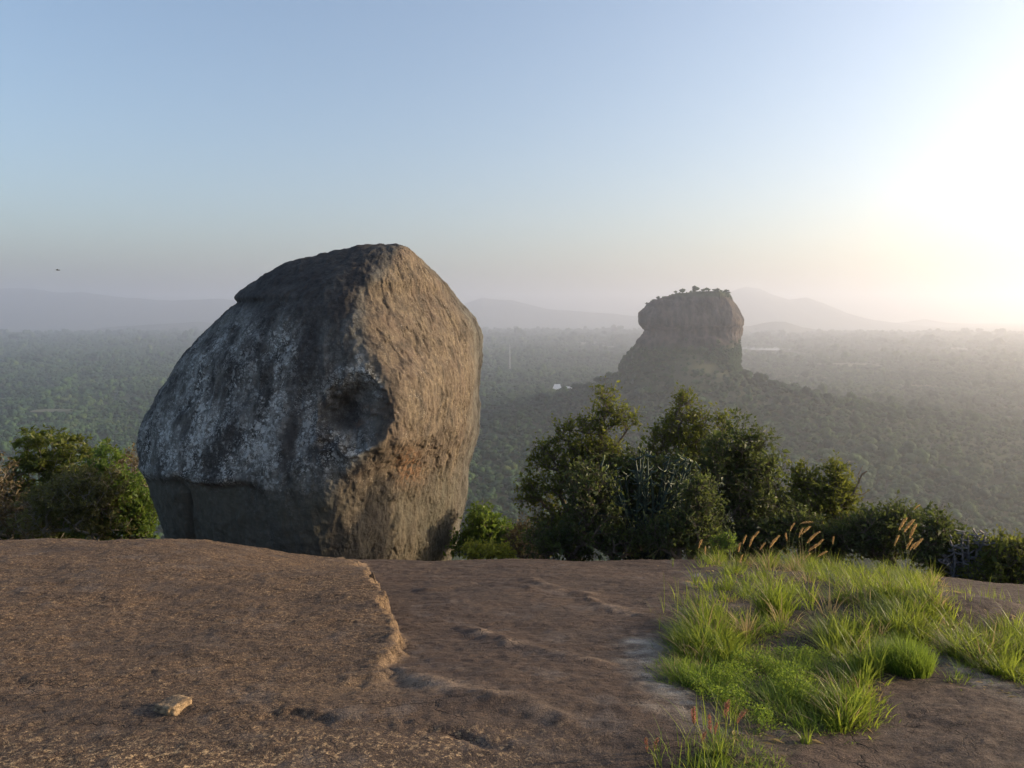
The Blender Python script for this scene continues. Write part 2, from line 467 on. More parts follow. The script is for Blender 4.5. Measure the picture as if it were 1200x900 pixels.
# ------------------------------------------------------------------ far hills
def hill_mat():
    return simple_material("distant_hill_forest", (0.035, 0.05, 0.03), (0.07, 0.08, 0.05), 0.004, 0.9)
HM = hill_mat()
def build_hills(prof, Y0, depth, seed):
    us = np.linspace(prof[0][0], prof[-1][0], 260)
    vs = np.interp(us, *zip(*prof))
    ridge = np.array([at(u, v, Y0) for u, v in zip(us, vs)])
    top = ridge[:, 2] + 7 * fbm(us / 22, seed, 0.2, 4) - 2
    ts = np.linspace(-1, 1, 41)
    V = []
    for t in ts:
        f = (1 - abs(t)) ** 1.25
        y = Y0 + t * depth + 0 * us
        x = ridge[:, 0] * (1 + 0.0 * t)
        z = (PLAIN - 12) + (top - PLAIN + 12) * f * (1 + 0.16 * (1 - f) * fbm(x / 380, t * 3 + seed, 0.9, 4))
        V.append(np.stack([x, y, z], -1))
    V = np.concatenate(V)
    link("hills", mesh_np("hills", V, grid_faces(len(ts), len(us)), [HM]), kind='structure')
build_hills([(-190, 352), (-90, 345), (0, 338), (30, 337), (70, 343), (95, 342), (140, 348), (200, 352), (262, 350), (330, 358), (420, 366), (470, 376)], 11000, 1800, 1.1)
build_hills([(120, 383), (180, 380), (225, 377), (260, 378), (330, 376), (400, 380)], 7800, 800, 2.2)
build_hills([(480, 376), (530, 360), (565, 349), (600, 352), (640, 362), (700, 366), (760, 371), (800, 377)], 11500, 1500, 3.3)
build_hills([(770, 376), (820, 358), (850, 344), (874, 335.5), (890, 338), (905, 345), (925, 351), (945, 348), (965, 355), (990, 366), (1020, 374), (1060, 380)], 11000, 1800, 4.4)
build_hills([(850, 384), (880, 381), (905, 377), (920, 377), (940, 383), (965, 387)], 7000, 600, 5.5)
build_hills([(1000, 383), (1060, 377), (1085, 374), (1110, 378), (1180, 382), (1260, 381), (1340, 385)], 12000, 1200, 6.6)

# ------------------------------------------------------------------ lake and pale clearings
def water_mat():
    k = NT("lake_water", 0.12, 0.5)
    k.color((0.03, 0.045, 0.05, 1))
    k.normal(k.bump(k.noise(k.coords(), 0.25, 3), 0.05, 0.3))
    return k.m
def flat_patch(name, u, v, hw, hd, mat, lift, seed, kind='structure'):
    Yc = PLAIN / ray(u, v)[2] * ray(u, v)[1]
    c = at(u, v, Yc)
    a = np.linspace(0, 2 * np.pi, 40, endpoint=False)
    rad = 1 + 0.3 * pnoise(np.cos(a) * 1.7 + seed, np.sin(a) * 1.7, 0.4)
    V = np.stack([np.cos(a) * hw * rad, np.sin(a) * hd * rad, np.zeros(40)], -1)
    V = np.concatenate([V, [[0, 0, 0]]])
    Fc = np.array([[i, (i + 1) % 40, 40] for i in range(40)])
    z = PLAIN + lift
    link(name, mesh_np(name, V, Fc, [mat], smooth=False), kind=kind, loc=(c[0], c[1], z))
    g = 1.0 if name == 'lake' else 0.15
    CLEAR.append((c[0] * (1 - hd * g / c[1]), c[1] - hd * g, hw * 1.2, hd * (1.15 + g)))
CLEAR = []
WM = water_mat()
for u, v, hw, hd in ((653, 457, 42, 75),):
    c = at(u, v, 1900.0); CLEAR.append((c[0], 1845.0, hw, hd))
flat_patch("lake", 892, 411, 140, 190, WM, 12.5, 0.3)
flat_patch("lake", 1031, 401.5, 30, 70, WM, 12.5, 4.3)
PALE = simple_material("dry_field", (0.075, 0.085, 0.045), (0.12, 0.12, 0.07), 0.02)
for q, (u, v, hw, hd) in enumerate([(985, 430, 130, 80), (690, 404, 90, 160), (708, 408, 60, 130), (622, 396, 60, 160), (1130, 411, 70, 120), (1150, 409, 60, 100), (60, 486, 40, 22), (330, 430, 60, 80)]):
    flat_patch("field", u, v, hw, hd, PALE, 8.5, 6.1 + q)

# ------------------------------------------------------------------ forest (one mass of crowns)
def ico(sub):
    import bmesh
    bm = bmesh.new(); bmesh.ops.create_icosphere(bm, subdivisions=sub, radius=1.0)
    V = np.array([v.co[:] for v in bm.verts]); Fc = np.array([[v.index for v in f.verts] for f in bm.faces]); bm.free()
    return V, Fc

def rand_quads(P, N, size, r, aspect=0.55):
    """small leaf sprays: quads centred on P whose normals are near N"""
    n = len(P)
    N = N + r.normal(size=(n, 3)) * 0.55; N /= np.linalg.norm(N, axis=1)[:, None]
    a = np.cross(N, r.normal(size=(n, 3))); a /= np.linalg.norm(a, axis=1)[:, None]
    b = np.cross(N, a)
    s = np.asarray(size).reshape(-1, 1) * np.ones((n, 1))
    V = np.stack([P - a * s, P - b * s * aspect + N * s * 0.2, P + a * s, P + b * s * aspect + N * s * 0.2], 1).reshape(-1, 3)
    return V, np.arange(4 * n).reshape(-1, 4)

def crown_mesh(name, seed, mats, nblob=7, nq=300, sub=2, flat=0.75):
    r = np.random.default_rng(seed)
    IV, IF = ico(sub)
    Vs, Fs, tint, o = [], [], [], 0
    cs = []
    for b in range(nblob):
        ang = r.uniform(0, 2 * np.pi); rd = r.uniform(0.0, 0.62) if b else 0
        c = np.array([math.cos(ang) * rd, math.sin(ang) * rd, r.uniform(-0.15, 0.38) * (1 - rd * 0.6)])
        s = r.uniform(0.34, 0.52)
        d = IV * (1 + 0.30 * fbm(IV[:, 0] * 2 + seed, IV[:, 1] * 2 + b * 3.1, IV[:, 2] * 2, 2))[:, None]
        Vs.append(d * s * np.array([1, 1, flat]) + c); Fs.append(IF + o); o += len(IV)
        tint.append(np.full(len(IV), 0.25) + 0.1 * r.normal(size=len(IV))); cs.append((c, s))
    tri = np.concatenate(Fs)
    P = []; N = []
    for q in range(nq):
        c, s = cs[r.integers(nblob)]
        d = r.normal(size=3); d /= np.linalg.norm(d); d[2] = abs(d[2]) * 1.0 if r.random() < 0.75 else d[2]
        P.append(c + d * s * np.array([1, 1, flat]) * r.uniform(0.95, 1.16)); N.append(d)
    QV, QF = rand_quads(np.array(P), np.array(N), r.uniform(0.05, 0.10, nq), r)
    Vs.append(QV); tint.append(np.repeat(np.clip(r.normal(0.55, 0.2, nq), 0, 1), 4))
    me = mesh_np(name, np.concatenate(Vs), [tri, QF + o], mats, dict(tint=np.clip(np.concatenate(tint), 0, 1)))
    return me

def forest_mat():
    k = NT("forest_crowns", 0.8, 0.15)
    oi = k.n("ShaderNodeObjectInfo")
    g = k.n("ShaderNodeNewGeometry")
    big = k.noise(g.outputs["Position"], 0.0042, 5, 0.62)
    t = k.math('MULTIPLY_ADD', oi.outputs["Random"], 0.42, k.math('MULTIPLY_ADD', big, 1.3, -0.36))
    col = k.ramp(t, [(0.12, (0.012, 0.030, 0.017)), (0.45, (0.020, 0.053, 0.023)), (0.72, (0.044, 0.088, 0.026)), (0.95, (0.090, 0.115, 0.042))])
    col = k.mix(1.0, col, k.ramp(k.attr('tint'), [(0.0, 0.75), (1.0, 1.25)]), 'MULTIPLY')
    k.color(col)
    return k.m
FM = forest_mat()

def geo_instances(obj, protos):
    ng = bpy.data.node_groups.new("scatter_crowns", 'GeometryNodeTree')
    ng.interface.new_socket("Geometry", in_out='INPUT', socket_type='NodeSocketGeometry')
    ng.interface.new_socket("Geometry", in_out='OUTPUT', socket_type='NodeSocketGeometry')
    gi = ng.nodes.new("NodeGroupInput"); go = ng.nodes.new("NodeGroupOutput")
    join = ng.nodes.new("GeometryNodeJoinGeometry")
    L = ng.links.new
    def named(nm, t):
        a = ng.nodes.new("GeometryNodeInputNamedAttribute"); a.data_type = t; a.inputs[0].default_value = nm
        return [s for s in a.outputs if s.enabled][0]
    for i, p in enumerate(protos):
        cmp_ = ng.nodes.new("FunctionNodeCompare"); cmp_.data_type = 'INT'; cmp_.operation = 'EQUAL'
        ins = [s for s in cmp_.inputs if s.enabled]
        L(named("kind_no", 'INT'), ins[0]); ins[1].default_value = i
        oi = ng.nodes.new("GeometryNodeObjectInfo"); oi.inputs[0].default_value = p
        iop = ng.nodes.new("GeometryNodeInstanceOnPoints")
        L(gi.outputs[0], iop.inputs["Points"]); L([s for s in cmp_.outputs if s.enabled][0], iop.inputs["Selection"])
        L(oi.outputs["Geometry"], iop.inputs["Instance"])
        L(named("turn", 'FLOAT_VECTOR'), iop.inputs["Rotation"]); L(named("size", 'FLOAT_VECTOR'), iop.inputs["Scale"])
        L(iop.outputs[0], join.inputs[0])
    L(join.outputs[0], go.inputs[0])
    md = obj.modifiers.new("scatter", 'NODES'); md.node_group = ng

def build_forest():
    r = np.random.default_rng(21)
    pts, siz = [], []
    for r0, r1, sp, sc in ((40, 330, 7.0, (3.2, 5.2)), (330, 900, 7.4, (3.6, 6.2)), (900, 1600, 8.4, (4.2, 7.0)), (1600, 3000, 11.5, (5.5, 9.5)), (3000, 4800, 17, (8, 14)), (4800, 7800, 27, (13, 22))):
        half = math.radians(48 if r0 < 900 else 42)
        n = int(0.5 * (r1 ** 2 - r0 ** 2) * 2 * half / sp ** 2)
        R = np.sqrt(r.uniform(r0 ** 2, r1 ** 2, n)); T = r.uniform(-half, half, n)
        X, Y = R * np.sin(T), R * np.cos(T)
        patch = fbm(X / 260, Y / 260, 3.1, 3)
        s = r.uniform(sc[0], sc[1], n) * np.exp(r.normal(0, 0.22, n)) * (0.95 + 0.35 * np.clip(patch, -0.7, 0.9)) * np.where(r.random(n) < 0.05, 1.45, 1)
        keep = np.ones(n, bool)
        for cx, cy, hw, hd in CLEAR:
            keep &= ((X - cx) / hw) ** 2 + ((Y - cy) / hd) ** 2 > 1
        # small clearings
        keep &= (fbm(X / 150, Y / 150, 7.7, 3) < 0.5) | (np.hypot(X - ROCK_C[0], Y - ROCK_C[1]) < 650)
        pts.append(np.stack([X, Y], -1)[keep]); siz.append(s[keep])
    P = np.concatenate(pts); s = np.concatenate(siz)
    Z = terrain(P[:, 0], P[:, 1]) + s * r.uniform(0.45, 1.1, len(s))
    # scrub clinging to the far rock's flanks and along its top
    q = FAR_TOP[(FAR_TOP[:, 2] > -115)]
    uu, vv = project(q)
    pr = np.where(q[:, 2] < -58, 0.10, np.where(q[:, 2] < -44, 0.022 * (fbm(q[:, 0] / 30, q[:, 1] / 30, q[:, 2] / 12, 2) > 0.1), 0.0))
    vtop = np.interp(uu, [749, 757, 768, 790, 812, 846, 857], [368, 361, 353.5, 346.5, 342.5, 342, 350])
    pr = np.where((vv < vtop + 2.2) & (uu > 752) & (uu < 858), 0.035, pr)
    m = r.random(len(q)) < pr
    q = q[m]; sq = np.where(q[:, 2] < -44, r.uniform(2.6, 5.2, len(q)), r.uniform(1.3, 2.6, len(q)))
    P = np.concatenate([P, q[:, :2]]); s = np.concatenate([s, sq]); Z = np.concatenate([Z, q[:, 2] + 0.3 * sq]); n = len(P)
    me = mesh_np("forest", np.stack([P[:, 0], P[:, 1], Z], -1), np.zeros((0, 3), np.int32) if False else np.array([[0, 1, 2]]), [FM])
    # keep points only
    me.clear_geometry(); me.vertices.add(n); me.vertices.foreach_set("co", np.stack([P[:, 0], P[:, 1], Z], -1).astype(np.float32).ravel())
    a = me.attributes.new("kind_no", 'INT', 'POINT'); a.data.foreach_set("value", r.integers(0, 5, n).astype(np.int32))
    a = me.attributes.new("turn", 'FLOAT_VECTOR', 'POINT')
    a.data.foreach_set("vector", np.stack([r.normal(0, .08, n), r.normal(0, .08, n), r.uniform(0, 6.28, n)], -1).astype(np.float32).ravel())
    a = me.attributes.new("size", 'FLOAT_VECTOR', 'POINT')
    a.data.foreach_set("vector", np.stack([s, s, s * r.uniform(0.75, 1.25, n)], -1).astype(np.float32).ravel())
    o = link("forest", me, kind='stuff')
    protos = []
    for i in range(5):
        protos.append(bpy.data.objects.new("forest_crown", crown_mesh("forest_crown", 40 + i, [FM], nblob=6 + i % 3, nq=170, sub=1)))
    geo_instances(o, protos)

# ------------------------------------------------------------------ ring-built rocks
def ring_rock(silL, silR, vs, Y0, ridge, yL, yR, yF, yB, bul, nphi, sigma, v_map=1.0):
    """closed rings, one per height: left, ridge (nearest the camera), right and back corners; returns V (nv,nphi,3)"""
    out = []
    t4 = np.linspace(0, 1, nphi // 4, endpoint=False)
    kx = np.arange(-4 * sigma, 4 * sigma + 1); kk = np.exp(-0.5 * (kx / sigma) ** 2); kk /= kk.sum()
    for i, v in enumerate(vs):
        uL = np.interp(v, *silL); uR = np.interp(v, *silR)
        z = at(600, v, Y0)[2]
        f = yF(v); b = yB(v); l = f + (b - f) * yL; rr_ = f + (b - f) * yR
        vf = 366 + (v - 366) * Y0 / f * v_map
        um = np.clip(np.interp(vf, *ridge), uL + 0.06 * (uR - uL), uR - 0.06 * (uR - uL))
        X = lambda u, y: (u - 600) / F_PX * (y * CP - z * SP)
        C = [(X(uL, l), l), (X(um, f), f), (X(uR, rr_), rr_), (X(0.5 * uL + 0.5 * uR, b), b)]
        pts = []
        wid = abs(C[2][0] - C[0][0])
        for j in range(4):
            a = np.array(C[j]); c = np.array(C[(j + 1) % 4]); d = c - a; nrm = np.array([d[1], -d[0]]); ln = np.linalg.norm(d) + 1e-6
            p = a[None] + t4[:, None] * d[None] + (4 * t4 * (1 - t4))[:, None] * (nrm / ln * ln * bul[j])[None]
            pts.append(p)
        p = np.concatenate(pts)
        for ax in range(2):
            e = np.concatenate([p[-4 * sigma:, ax], p[:, ax], p[:4 * sigma, ax]])
            p[:, ax] = np.convolve(e, kk, mode='valid')
        den = (p[:, 1] * CP - z * SP)
        uu = 600 + F_PX * p[:, 0] / den
        s0, s1 = uu.min(), uu.max()
        uu = uL + (uu - s0) * (uR - uL) / max(s1 - s0, 1e-6)
        p[:, 0] = (uu - 600) / F_PX * den
        out.append(np.concatenate([p, np.full((len(p), 1), z)], 1))
    return np.array(out)

def ring_normals(V):
    dphi = np.roll(V, -1, 1) - np.roll(V, 1, 1)
    dz = np.gradient(V, axis=0)
    N = np.cross(dphi, dz)
    N /= np.linalg.norm(N, axis=2)[..., None] + 1e-12
    c = V.mean(axis=(0, 1))
    if np.mean(np.sum(N * (V - c), -1)) < 0: N = -N
    return N

def close_top(V):
    nv, nphi = V.shape[:2]
    flat = V.reshape(-1, 3)
    top = V[0].mean(0)
    Fc = grid_faces(nv, nphi, True)
    tri = np.array([[i, (i + 1) % nphi, nv * nphi] for i in range(nphi)])
    return np.concatenate([flat, [top]]), [Fc, tri]

# ------------------------------------------------------------------ the boulder
def build_boulder():
    L = [(286, 450), (286.5, 432), (287.6, 416), (290, 398), (294.5, 376), (300, 356), (308, 333), (318, 313), (330, 296), (338, 286), (344, 278), (348, 275), (354, 279), (362, 270), (375, 257), (388, 245), (403, 231), (420, 214), (435, 204), (450, 196), (480, 180), (492, 172), (503, 166), (516, 163), (535, 163), (548, 165), (570, 169), (600, 178), (628, 189), (660, 200), (700, 212), (760, 225)]
    R = [(286, 452), (287, 468), (289, 478), (293, 486), (300, 496), (315, 512), (330, 526), (345, 537), (360, 548), (375, 557), (390, 563), (405, 565.5), (430, 565), (450, 563.5), (480, 562), (505, 561), (520, 561), (535, 557), (550, 553), (575, 550), (600, 547), (620, 543), (640, 538), (655, 534), (700, 522), (760, 505)]
    ridge = [(286, 470), (292, 470), (310, 458), (330, 440), (342, 424), (360, 421), (390, 425), (410, 430), (430, 442), (450, 456), (470, 459), (490, 458), (510, 452), (525, 447), (540, 430), (560, 405), (580, 394), (610, 388), (660, 384), (760, 380)]
    tr = lambda a: tuple(np.array(a).T)
    s = np.linspace(0, 1, 560)
    vs = 286 + (760 - 286) * (0.25 * s ** 2 + 0.75 * s) 
    # crowd rings at the top
    vs = np.concatenate([286.0 + 2.0 * np.linspace(0.02, 1, 12) ** 2, vs[vs > 288.1]])
    yf = np.array([[286, 12.1], [290, 11.75], [300, 11.45], [330, 10.95], [370, 10.6], [430, 10.3], [500, 10.15], [560, 10.15], [620, 10.3], [680, 10.5], [760, 10.9]])
    yb = np.array([[286, 12.6], [290, 13.2], [300, 13.8], [340, 14.6], [400, 15.1], [500, 15.3], [600, 15.1], [760, 14.3]])
    sm = lambda T: (lambda v: float(np.interp(v, T[:, 0], T[:, 1])))
    V = ring_rock(tr(L), tr(R), vs, 12.0, tr(ridge), 0.50, 0.62, sm(yf), sm(yb), (0.10, 0.05, 0.16, 0.16), 960, 20)
    # smooth the vertical joints of the piecewise tables a little
    for _ in range(6):
        V[1:-1] = 0.25 * V[:-2] + 0.5 * V[1:-1] + 0.25 * V[2:]
    # the crown is worn rounder than the flanks
    kx = np.arange(-150, 151); kk = np.exp(-0.5 * (kx / 52.0) ** 2); kk /= kk.sum()
    for i, v in enumerate(vs):
        f = float(sstep(385, 300, v))
        if f <= 0: continue
        p = V[i].copy(); u0 = project(p)[0]
        for ax in range(2):
            p[:, ax] = np.convolve(np.concatenate([p[-150:, ax], p[:, ax], p[:150, ax]]), kk, mode='valid')
        u1 = project(p)[0]
        den = p[:, 1] * CP - p[:, 2] * SP
        un = u0.min() + (u1 - u1.min()) * (u0.max() - u0.min()) / max(u1.max() - u1.min(), 1e-6)
        p[:, 0] = (un - 600) / F_PX * den
        V[i] = V[i] * (1 - 0.8 * f) + p * 0.8 * f
    N = ring_normals(V)
    x, y, z = V[..., 0], V[..., 1], V[..., 2]
    U, W = project(V)
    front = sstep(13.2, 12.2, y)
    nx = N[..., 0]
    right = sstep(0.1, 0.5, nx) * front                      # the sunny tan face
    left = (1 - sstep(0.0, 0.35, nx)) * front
    d = 0.045 * fbm(x * 0.9, y * 0.9, z * 0.9, 2) + 0.026 * fbm(x * 3, y * 3, z * 2.2, 4, 0.55)
    d = d + (1 - 0.6 * right) * 0.014 * fbm(x * 9, y * 9, z * 6, 3, 0.6)
    # spalled scales on the sunny face, longer than wide
    d = d + right * (0.014 * fbm(x * 1.8, y * 1.8, z * 1.1, 3, 0.6) + 0.006 * fbm(x * 13, y * 13, z * 9, 4, 0.65) - 0.020 * sstep(0.42, 0.47, fbm(x * 3.2 + 0.8 * z, y * 3.2, z * 1.1, 4, 0.6)) - 0.012 * sstep(0.25, 0.28, fbm(x * 5.2 + 4 + 0.8 * z, y * 5.2, z * 1.6, 4, 0.6)))
    # shallow runnels on the shady face
    d = d + left * 0.020 * fbm(x * 3.4 + z * 0.6, y * 3.4, z * 0.7, 4, 0.55, True)
    # undercut below the crease on the left
    crease = np.interp(U, [150, 170, 215, 260, 300, 345, 400], [542, 549, 560, 568, 566, 575, 590]) + 4 * fbm(U / 14, W / 40, 0.4, 3) + 9 * fbm(U / 55, 0.3, 1.4, 2)
    und = sstep(0, 9, W - crease) * sstep(340, 250, U) * front
    d = d - 0.10 * und
    lip = np.exp(-((W - crease + 4) / 7) ** 2) * sstep(350, 260, U) * front
    d = d + 0.05 * lip
    vc = np.exp(-((U - np.interp(W, [560, 580, 640], [204, 215, 219])) / 3.0) ** 2) * sstep(560, 572, W) * front
    d = d - 0.09 * vc
    d = d + 0.07 * sstep(216, 200, U) * und
    # hollow beside the ridge, with a hard right-hand lip
    hw_ = 44 + 5 * fbm(W / 14, U / 30, 0.5, 2)
    lipx = np.interp(W, [425, 450, 490, 515, 535], [440, 452, 456, 452, 444]) + 2.5 * fbm(W / 9, 0.3, U / 60, 2)
    ex = np.where(U > lipx - 30, (U - (lipx - 30)) / 33.0, (U - (lipx - 30)) / 62.0)
    ey = np.where(W < 488, (W - 488) / 50.0, (W - 488) / 42.0)
    rr_ = np.sqrt(ex ** 2 + ey ** 2) + 0.17 * fbm(U / 26, W / 22, 3.3, 3) + 0.25 * sstep(0, -40, U - 410) * sstep(470, 440, W)
    hol = np.clip(1 - rr_ ** 2, 0, 1) ** np.where(U > lipx - 30, 0.9, 1.5) * front
    # a smaller deeper pocket inside
    p2 = np.exp(-(((U - 412) / 15) ** 2 + ((W - 487) / 19) ** 2)) * front
    D = N * d[..., None]
    D[..., 1] += 0.36 * hol + 0.17 * p2
    D[..., 0] -= 0.16 * hol
    rim = np.exp(-((rr_ - 1.05) / 0.12) ** 2) * sstep(500, 515, W) * front
    D += N * (0.035 * rim)[..., None]
    V = V + D
    # chip overhanging at the upper left
    lich = left * (0.24 + 0.9 * np.exp(-(((U - 225) / 70) ** 2 + ((W - 535) / 42) ** 2)) + 0.8 * np.exp(-(((U - 318) / 38) ** 2 + ((W - 440) / 60) ** 2))
                   + 0.75 * np.exp(-(((U - 330) / 70) ** 2 + ((W - 545) / 28) ** 2)) + 0.5 * np.exp(-(((U - 245) / 26) ** 2 + ((W - 455) / 50) ** 2)) + 0.7 * np.exp(-((rr_ - 1.0) / 0.25) ** 2))
    lich = lich * (1 - 0.7 * sstep(400, 320, W)) * (1 - 0.55 * und)
    lich_raw = lich
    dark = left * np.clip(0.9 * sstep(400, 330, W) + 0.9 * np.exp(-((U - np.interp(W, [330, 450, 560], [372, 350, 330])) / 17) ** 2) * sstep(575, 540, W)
                          + 0.7 * np.exp(-((U - np.interp(W, [330, 450, 560], [320, 288, 262])) / 12) ** 2) * sstep(560, 520, W) + 0.8 * np.exp(-((U - np.interp(W, [330, 420, 500], [405, 390, 372])) / 15) ** 2) + 0.55 * np.clip(hol * 1.3, 0, 1) + 0.9 * p2, 0, 1)  # dark streaks, plus shade painted into the hollow and its pocket
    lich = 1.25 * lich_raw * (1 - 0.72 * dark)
    orange = np.exp(-(((U - 478) / 15) ** 2 + ((W - 545) / 22) ** 2)) + 0.5 * np.exp(-(((U - 440) / 8) ** 2 + ((W - 482) / 5) ** 2)) + 0.4 * np.exp(-(((U - 428) / 6) ** 2 + ((W - 500) / 5) ** 2)) + 0.35 * np.exp(-(((U - 560) / 10) ** 2 + ((W - 590) / 40) ** 2))
    green = sstep(525, 600, W + 26 * fbm(U / 40, W / 60, 2.2, 3)) * (0.6 + 0.4 * sstep(450, 520, U)) * front + 0.5 * und + 0.8 * sstep(575, 600, W) * left  # grey-green stone, with shrub shadow and undercut shade painted in
    vtx, Fc = close_top(V)
    pad = lambda a: np.append(a.ravel(), 0.0)
    base = Vector((0, 0, 0))
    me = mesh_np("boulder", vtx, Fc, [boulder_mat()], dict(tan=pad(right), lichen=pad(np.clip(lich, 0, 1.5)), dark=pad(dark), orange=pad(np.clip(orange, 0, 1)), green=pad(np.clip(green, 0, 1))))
    c = np.array([-2.9, 12.6, -4.6])
    me.vertices.foreach_set("co", (vtx - c).astype(np.float32).ravel()); me.update()
    link("boulder", me, None, "huge rounded grey-brown boulder with lichen streaks and a dark hollow, standing on the rock slab", "boulder", loc=c)

def boulder_mat():
    k = NT("boulder_stone", 0.88, 0.2)
    c = k.coords()
    st = k.coords((1.0, 1.0, 0.36), (0, 0.16, 0))       # runs down the face
    n1 = k.noise(c, 2.2, 6, 0.62); n2 = k.noise(c, 12, 6, 0.68); n3 = k.noise(c, 60, 4, 0.7); s1 = k.noise(st, 3.2, 6, 0.62); s2 = k.noise(st, 14, 5, 0.65)
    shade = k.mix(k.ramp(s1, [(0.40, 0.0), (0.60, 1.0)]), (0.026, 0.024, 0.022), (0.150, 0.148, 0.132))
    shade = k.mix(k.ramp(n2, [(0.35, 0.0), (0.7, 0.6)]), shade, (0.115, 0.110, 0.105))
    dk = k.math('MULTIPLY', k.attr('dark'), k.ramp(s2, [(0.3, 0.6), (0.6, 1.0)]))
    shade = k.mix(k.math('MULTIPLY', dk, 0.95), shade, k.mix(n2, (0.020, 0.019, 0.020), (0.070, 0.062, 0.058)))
    # lichen crusts: ragged spots in two sizes plus a diffuse bloom
    v1 = k.voro(k.mix(0.12, c, k.noise(c, 14, 3, 0.6, "Color")), 15); v2 = k.voro(k.mix(0.06, c, k.noise(c, 30, 3, 0.6, "Color")), 38)
    sp1 = k.math('MULTIPLY', k.ramp(v1, [(0.26, 1.0), (0.42, 0.0)]), k.ramp(k.noise(c, 5.5, 4), [(0.43, 0.0), (0.53, 1.0)]))
    sp2 = k.math('MULTIPLY', k.ramp(v2, [(0.26, 1.0), (0.42, 0.0)]), k.ramp(k.noise(c, 7, 4), [(0.42, 0.0), (0.52, 1.0)]))
    bloom = k.math('MULTIPLY', k.ramp(n2, [(0.42, 0.0), (0.62, 0.45)]), k.ramp(s1, [(0.42, 0.0), (0.58, 1.0)]))
    crust = k.math('MULTIPLY', k.ramp(k.noise(c, 6.5, 9, 0.78), [(0.545, 0.0), (0.568, 1.0)]), 0.75)
    sp1 = k.math('MAXIMUM', sp1, crust)
    li = k.math('MAXIMUM', k.math('MAXIMUM', sp1, k.math('MULTIPLY', sp2, 0.85)), bloom)
    li = k.math('MULTIPLY', li, k.math('MULTIPLY', k.attr('lichen'), k.ramp(k.noise(st, 3.1, 5, 0.6), [(0.38, 0.12), (0.56, 1.35)])), clamp=True)
    shade = k.mix(li, shade, k.mix(n3, (0.32, 0.335, 0.32), (0.66, 0.66, 0.63)))
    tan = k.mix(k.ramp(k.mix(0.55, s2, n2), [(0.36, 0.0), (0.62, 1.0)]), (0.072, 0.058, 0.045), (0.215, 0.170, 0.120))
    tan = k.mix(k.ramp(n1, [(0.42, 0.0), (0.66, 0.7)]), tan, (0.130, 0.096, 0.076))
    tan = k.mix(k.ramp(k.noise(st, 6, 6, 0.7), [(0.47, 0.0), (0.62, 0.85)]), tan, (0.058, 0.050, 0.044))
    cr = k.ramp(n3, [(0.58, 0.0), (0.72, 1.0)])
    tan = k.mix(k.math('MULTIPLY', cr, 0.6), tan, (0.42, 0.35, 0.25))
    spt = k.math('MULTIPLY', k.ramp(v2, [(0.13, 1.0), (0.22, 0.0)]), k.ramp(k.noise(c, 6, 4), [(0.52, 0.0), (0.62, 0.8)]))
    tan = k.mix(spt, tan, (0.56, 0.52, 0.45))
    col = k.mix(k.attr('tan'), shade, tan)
    gr = k.math('MULTIPLY', k.attr('green'), k.ramp(s1, [(0.3, 0.45), (0.6, 1.0)]))
    col = k.mix(gr, col, k.mix(s2, (0.050, 0.050, 0.040), (0.145, 0.135, 0.105)))
    og = k.math('MULTIPLY', k.attr('orange'), k.ramp(n2, [(0.40, 0.0), (0.6, 1.0)]))
    col = k.mix(k.math('MULTIPLY', og, 0.75), col, (0.30, 0.145, 0.065))
    k.color(col)
    h = k.math('ADD', k.math('MULTIPLY', n2, 0.7), k.math('MULTIPLY', n3, 0.45))
    h = k.math('ADD', h, k.math('MULTIPLY', s2, 0.12)); h = k.math('ADD', h, k.math('MULTIPLY', k.noise(c, 28, 6, 0.75), 0.9)); h = k.math('ADD', h, k.math('MULTIPLY', li, 0.15))
    k.normal(k.bump(h, 0.026, 1.0))
    return k.m
build_boulder()

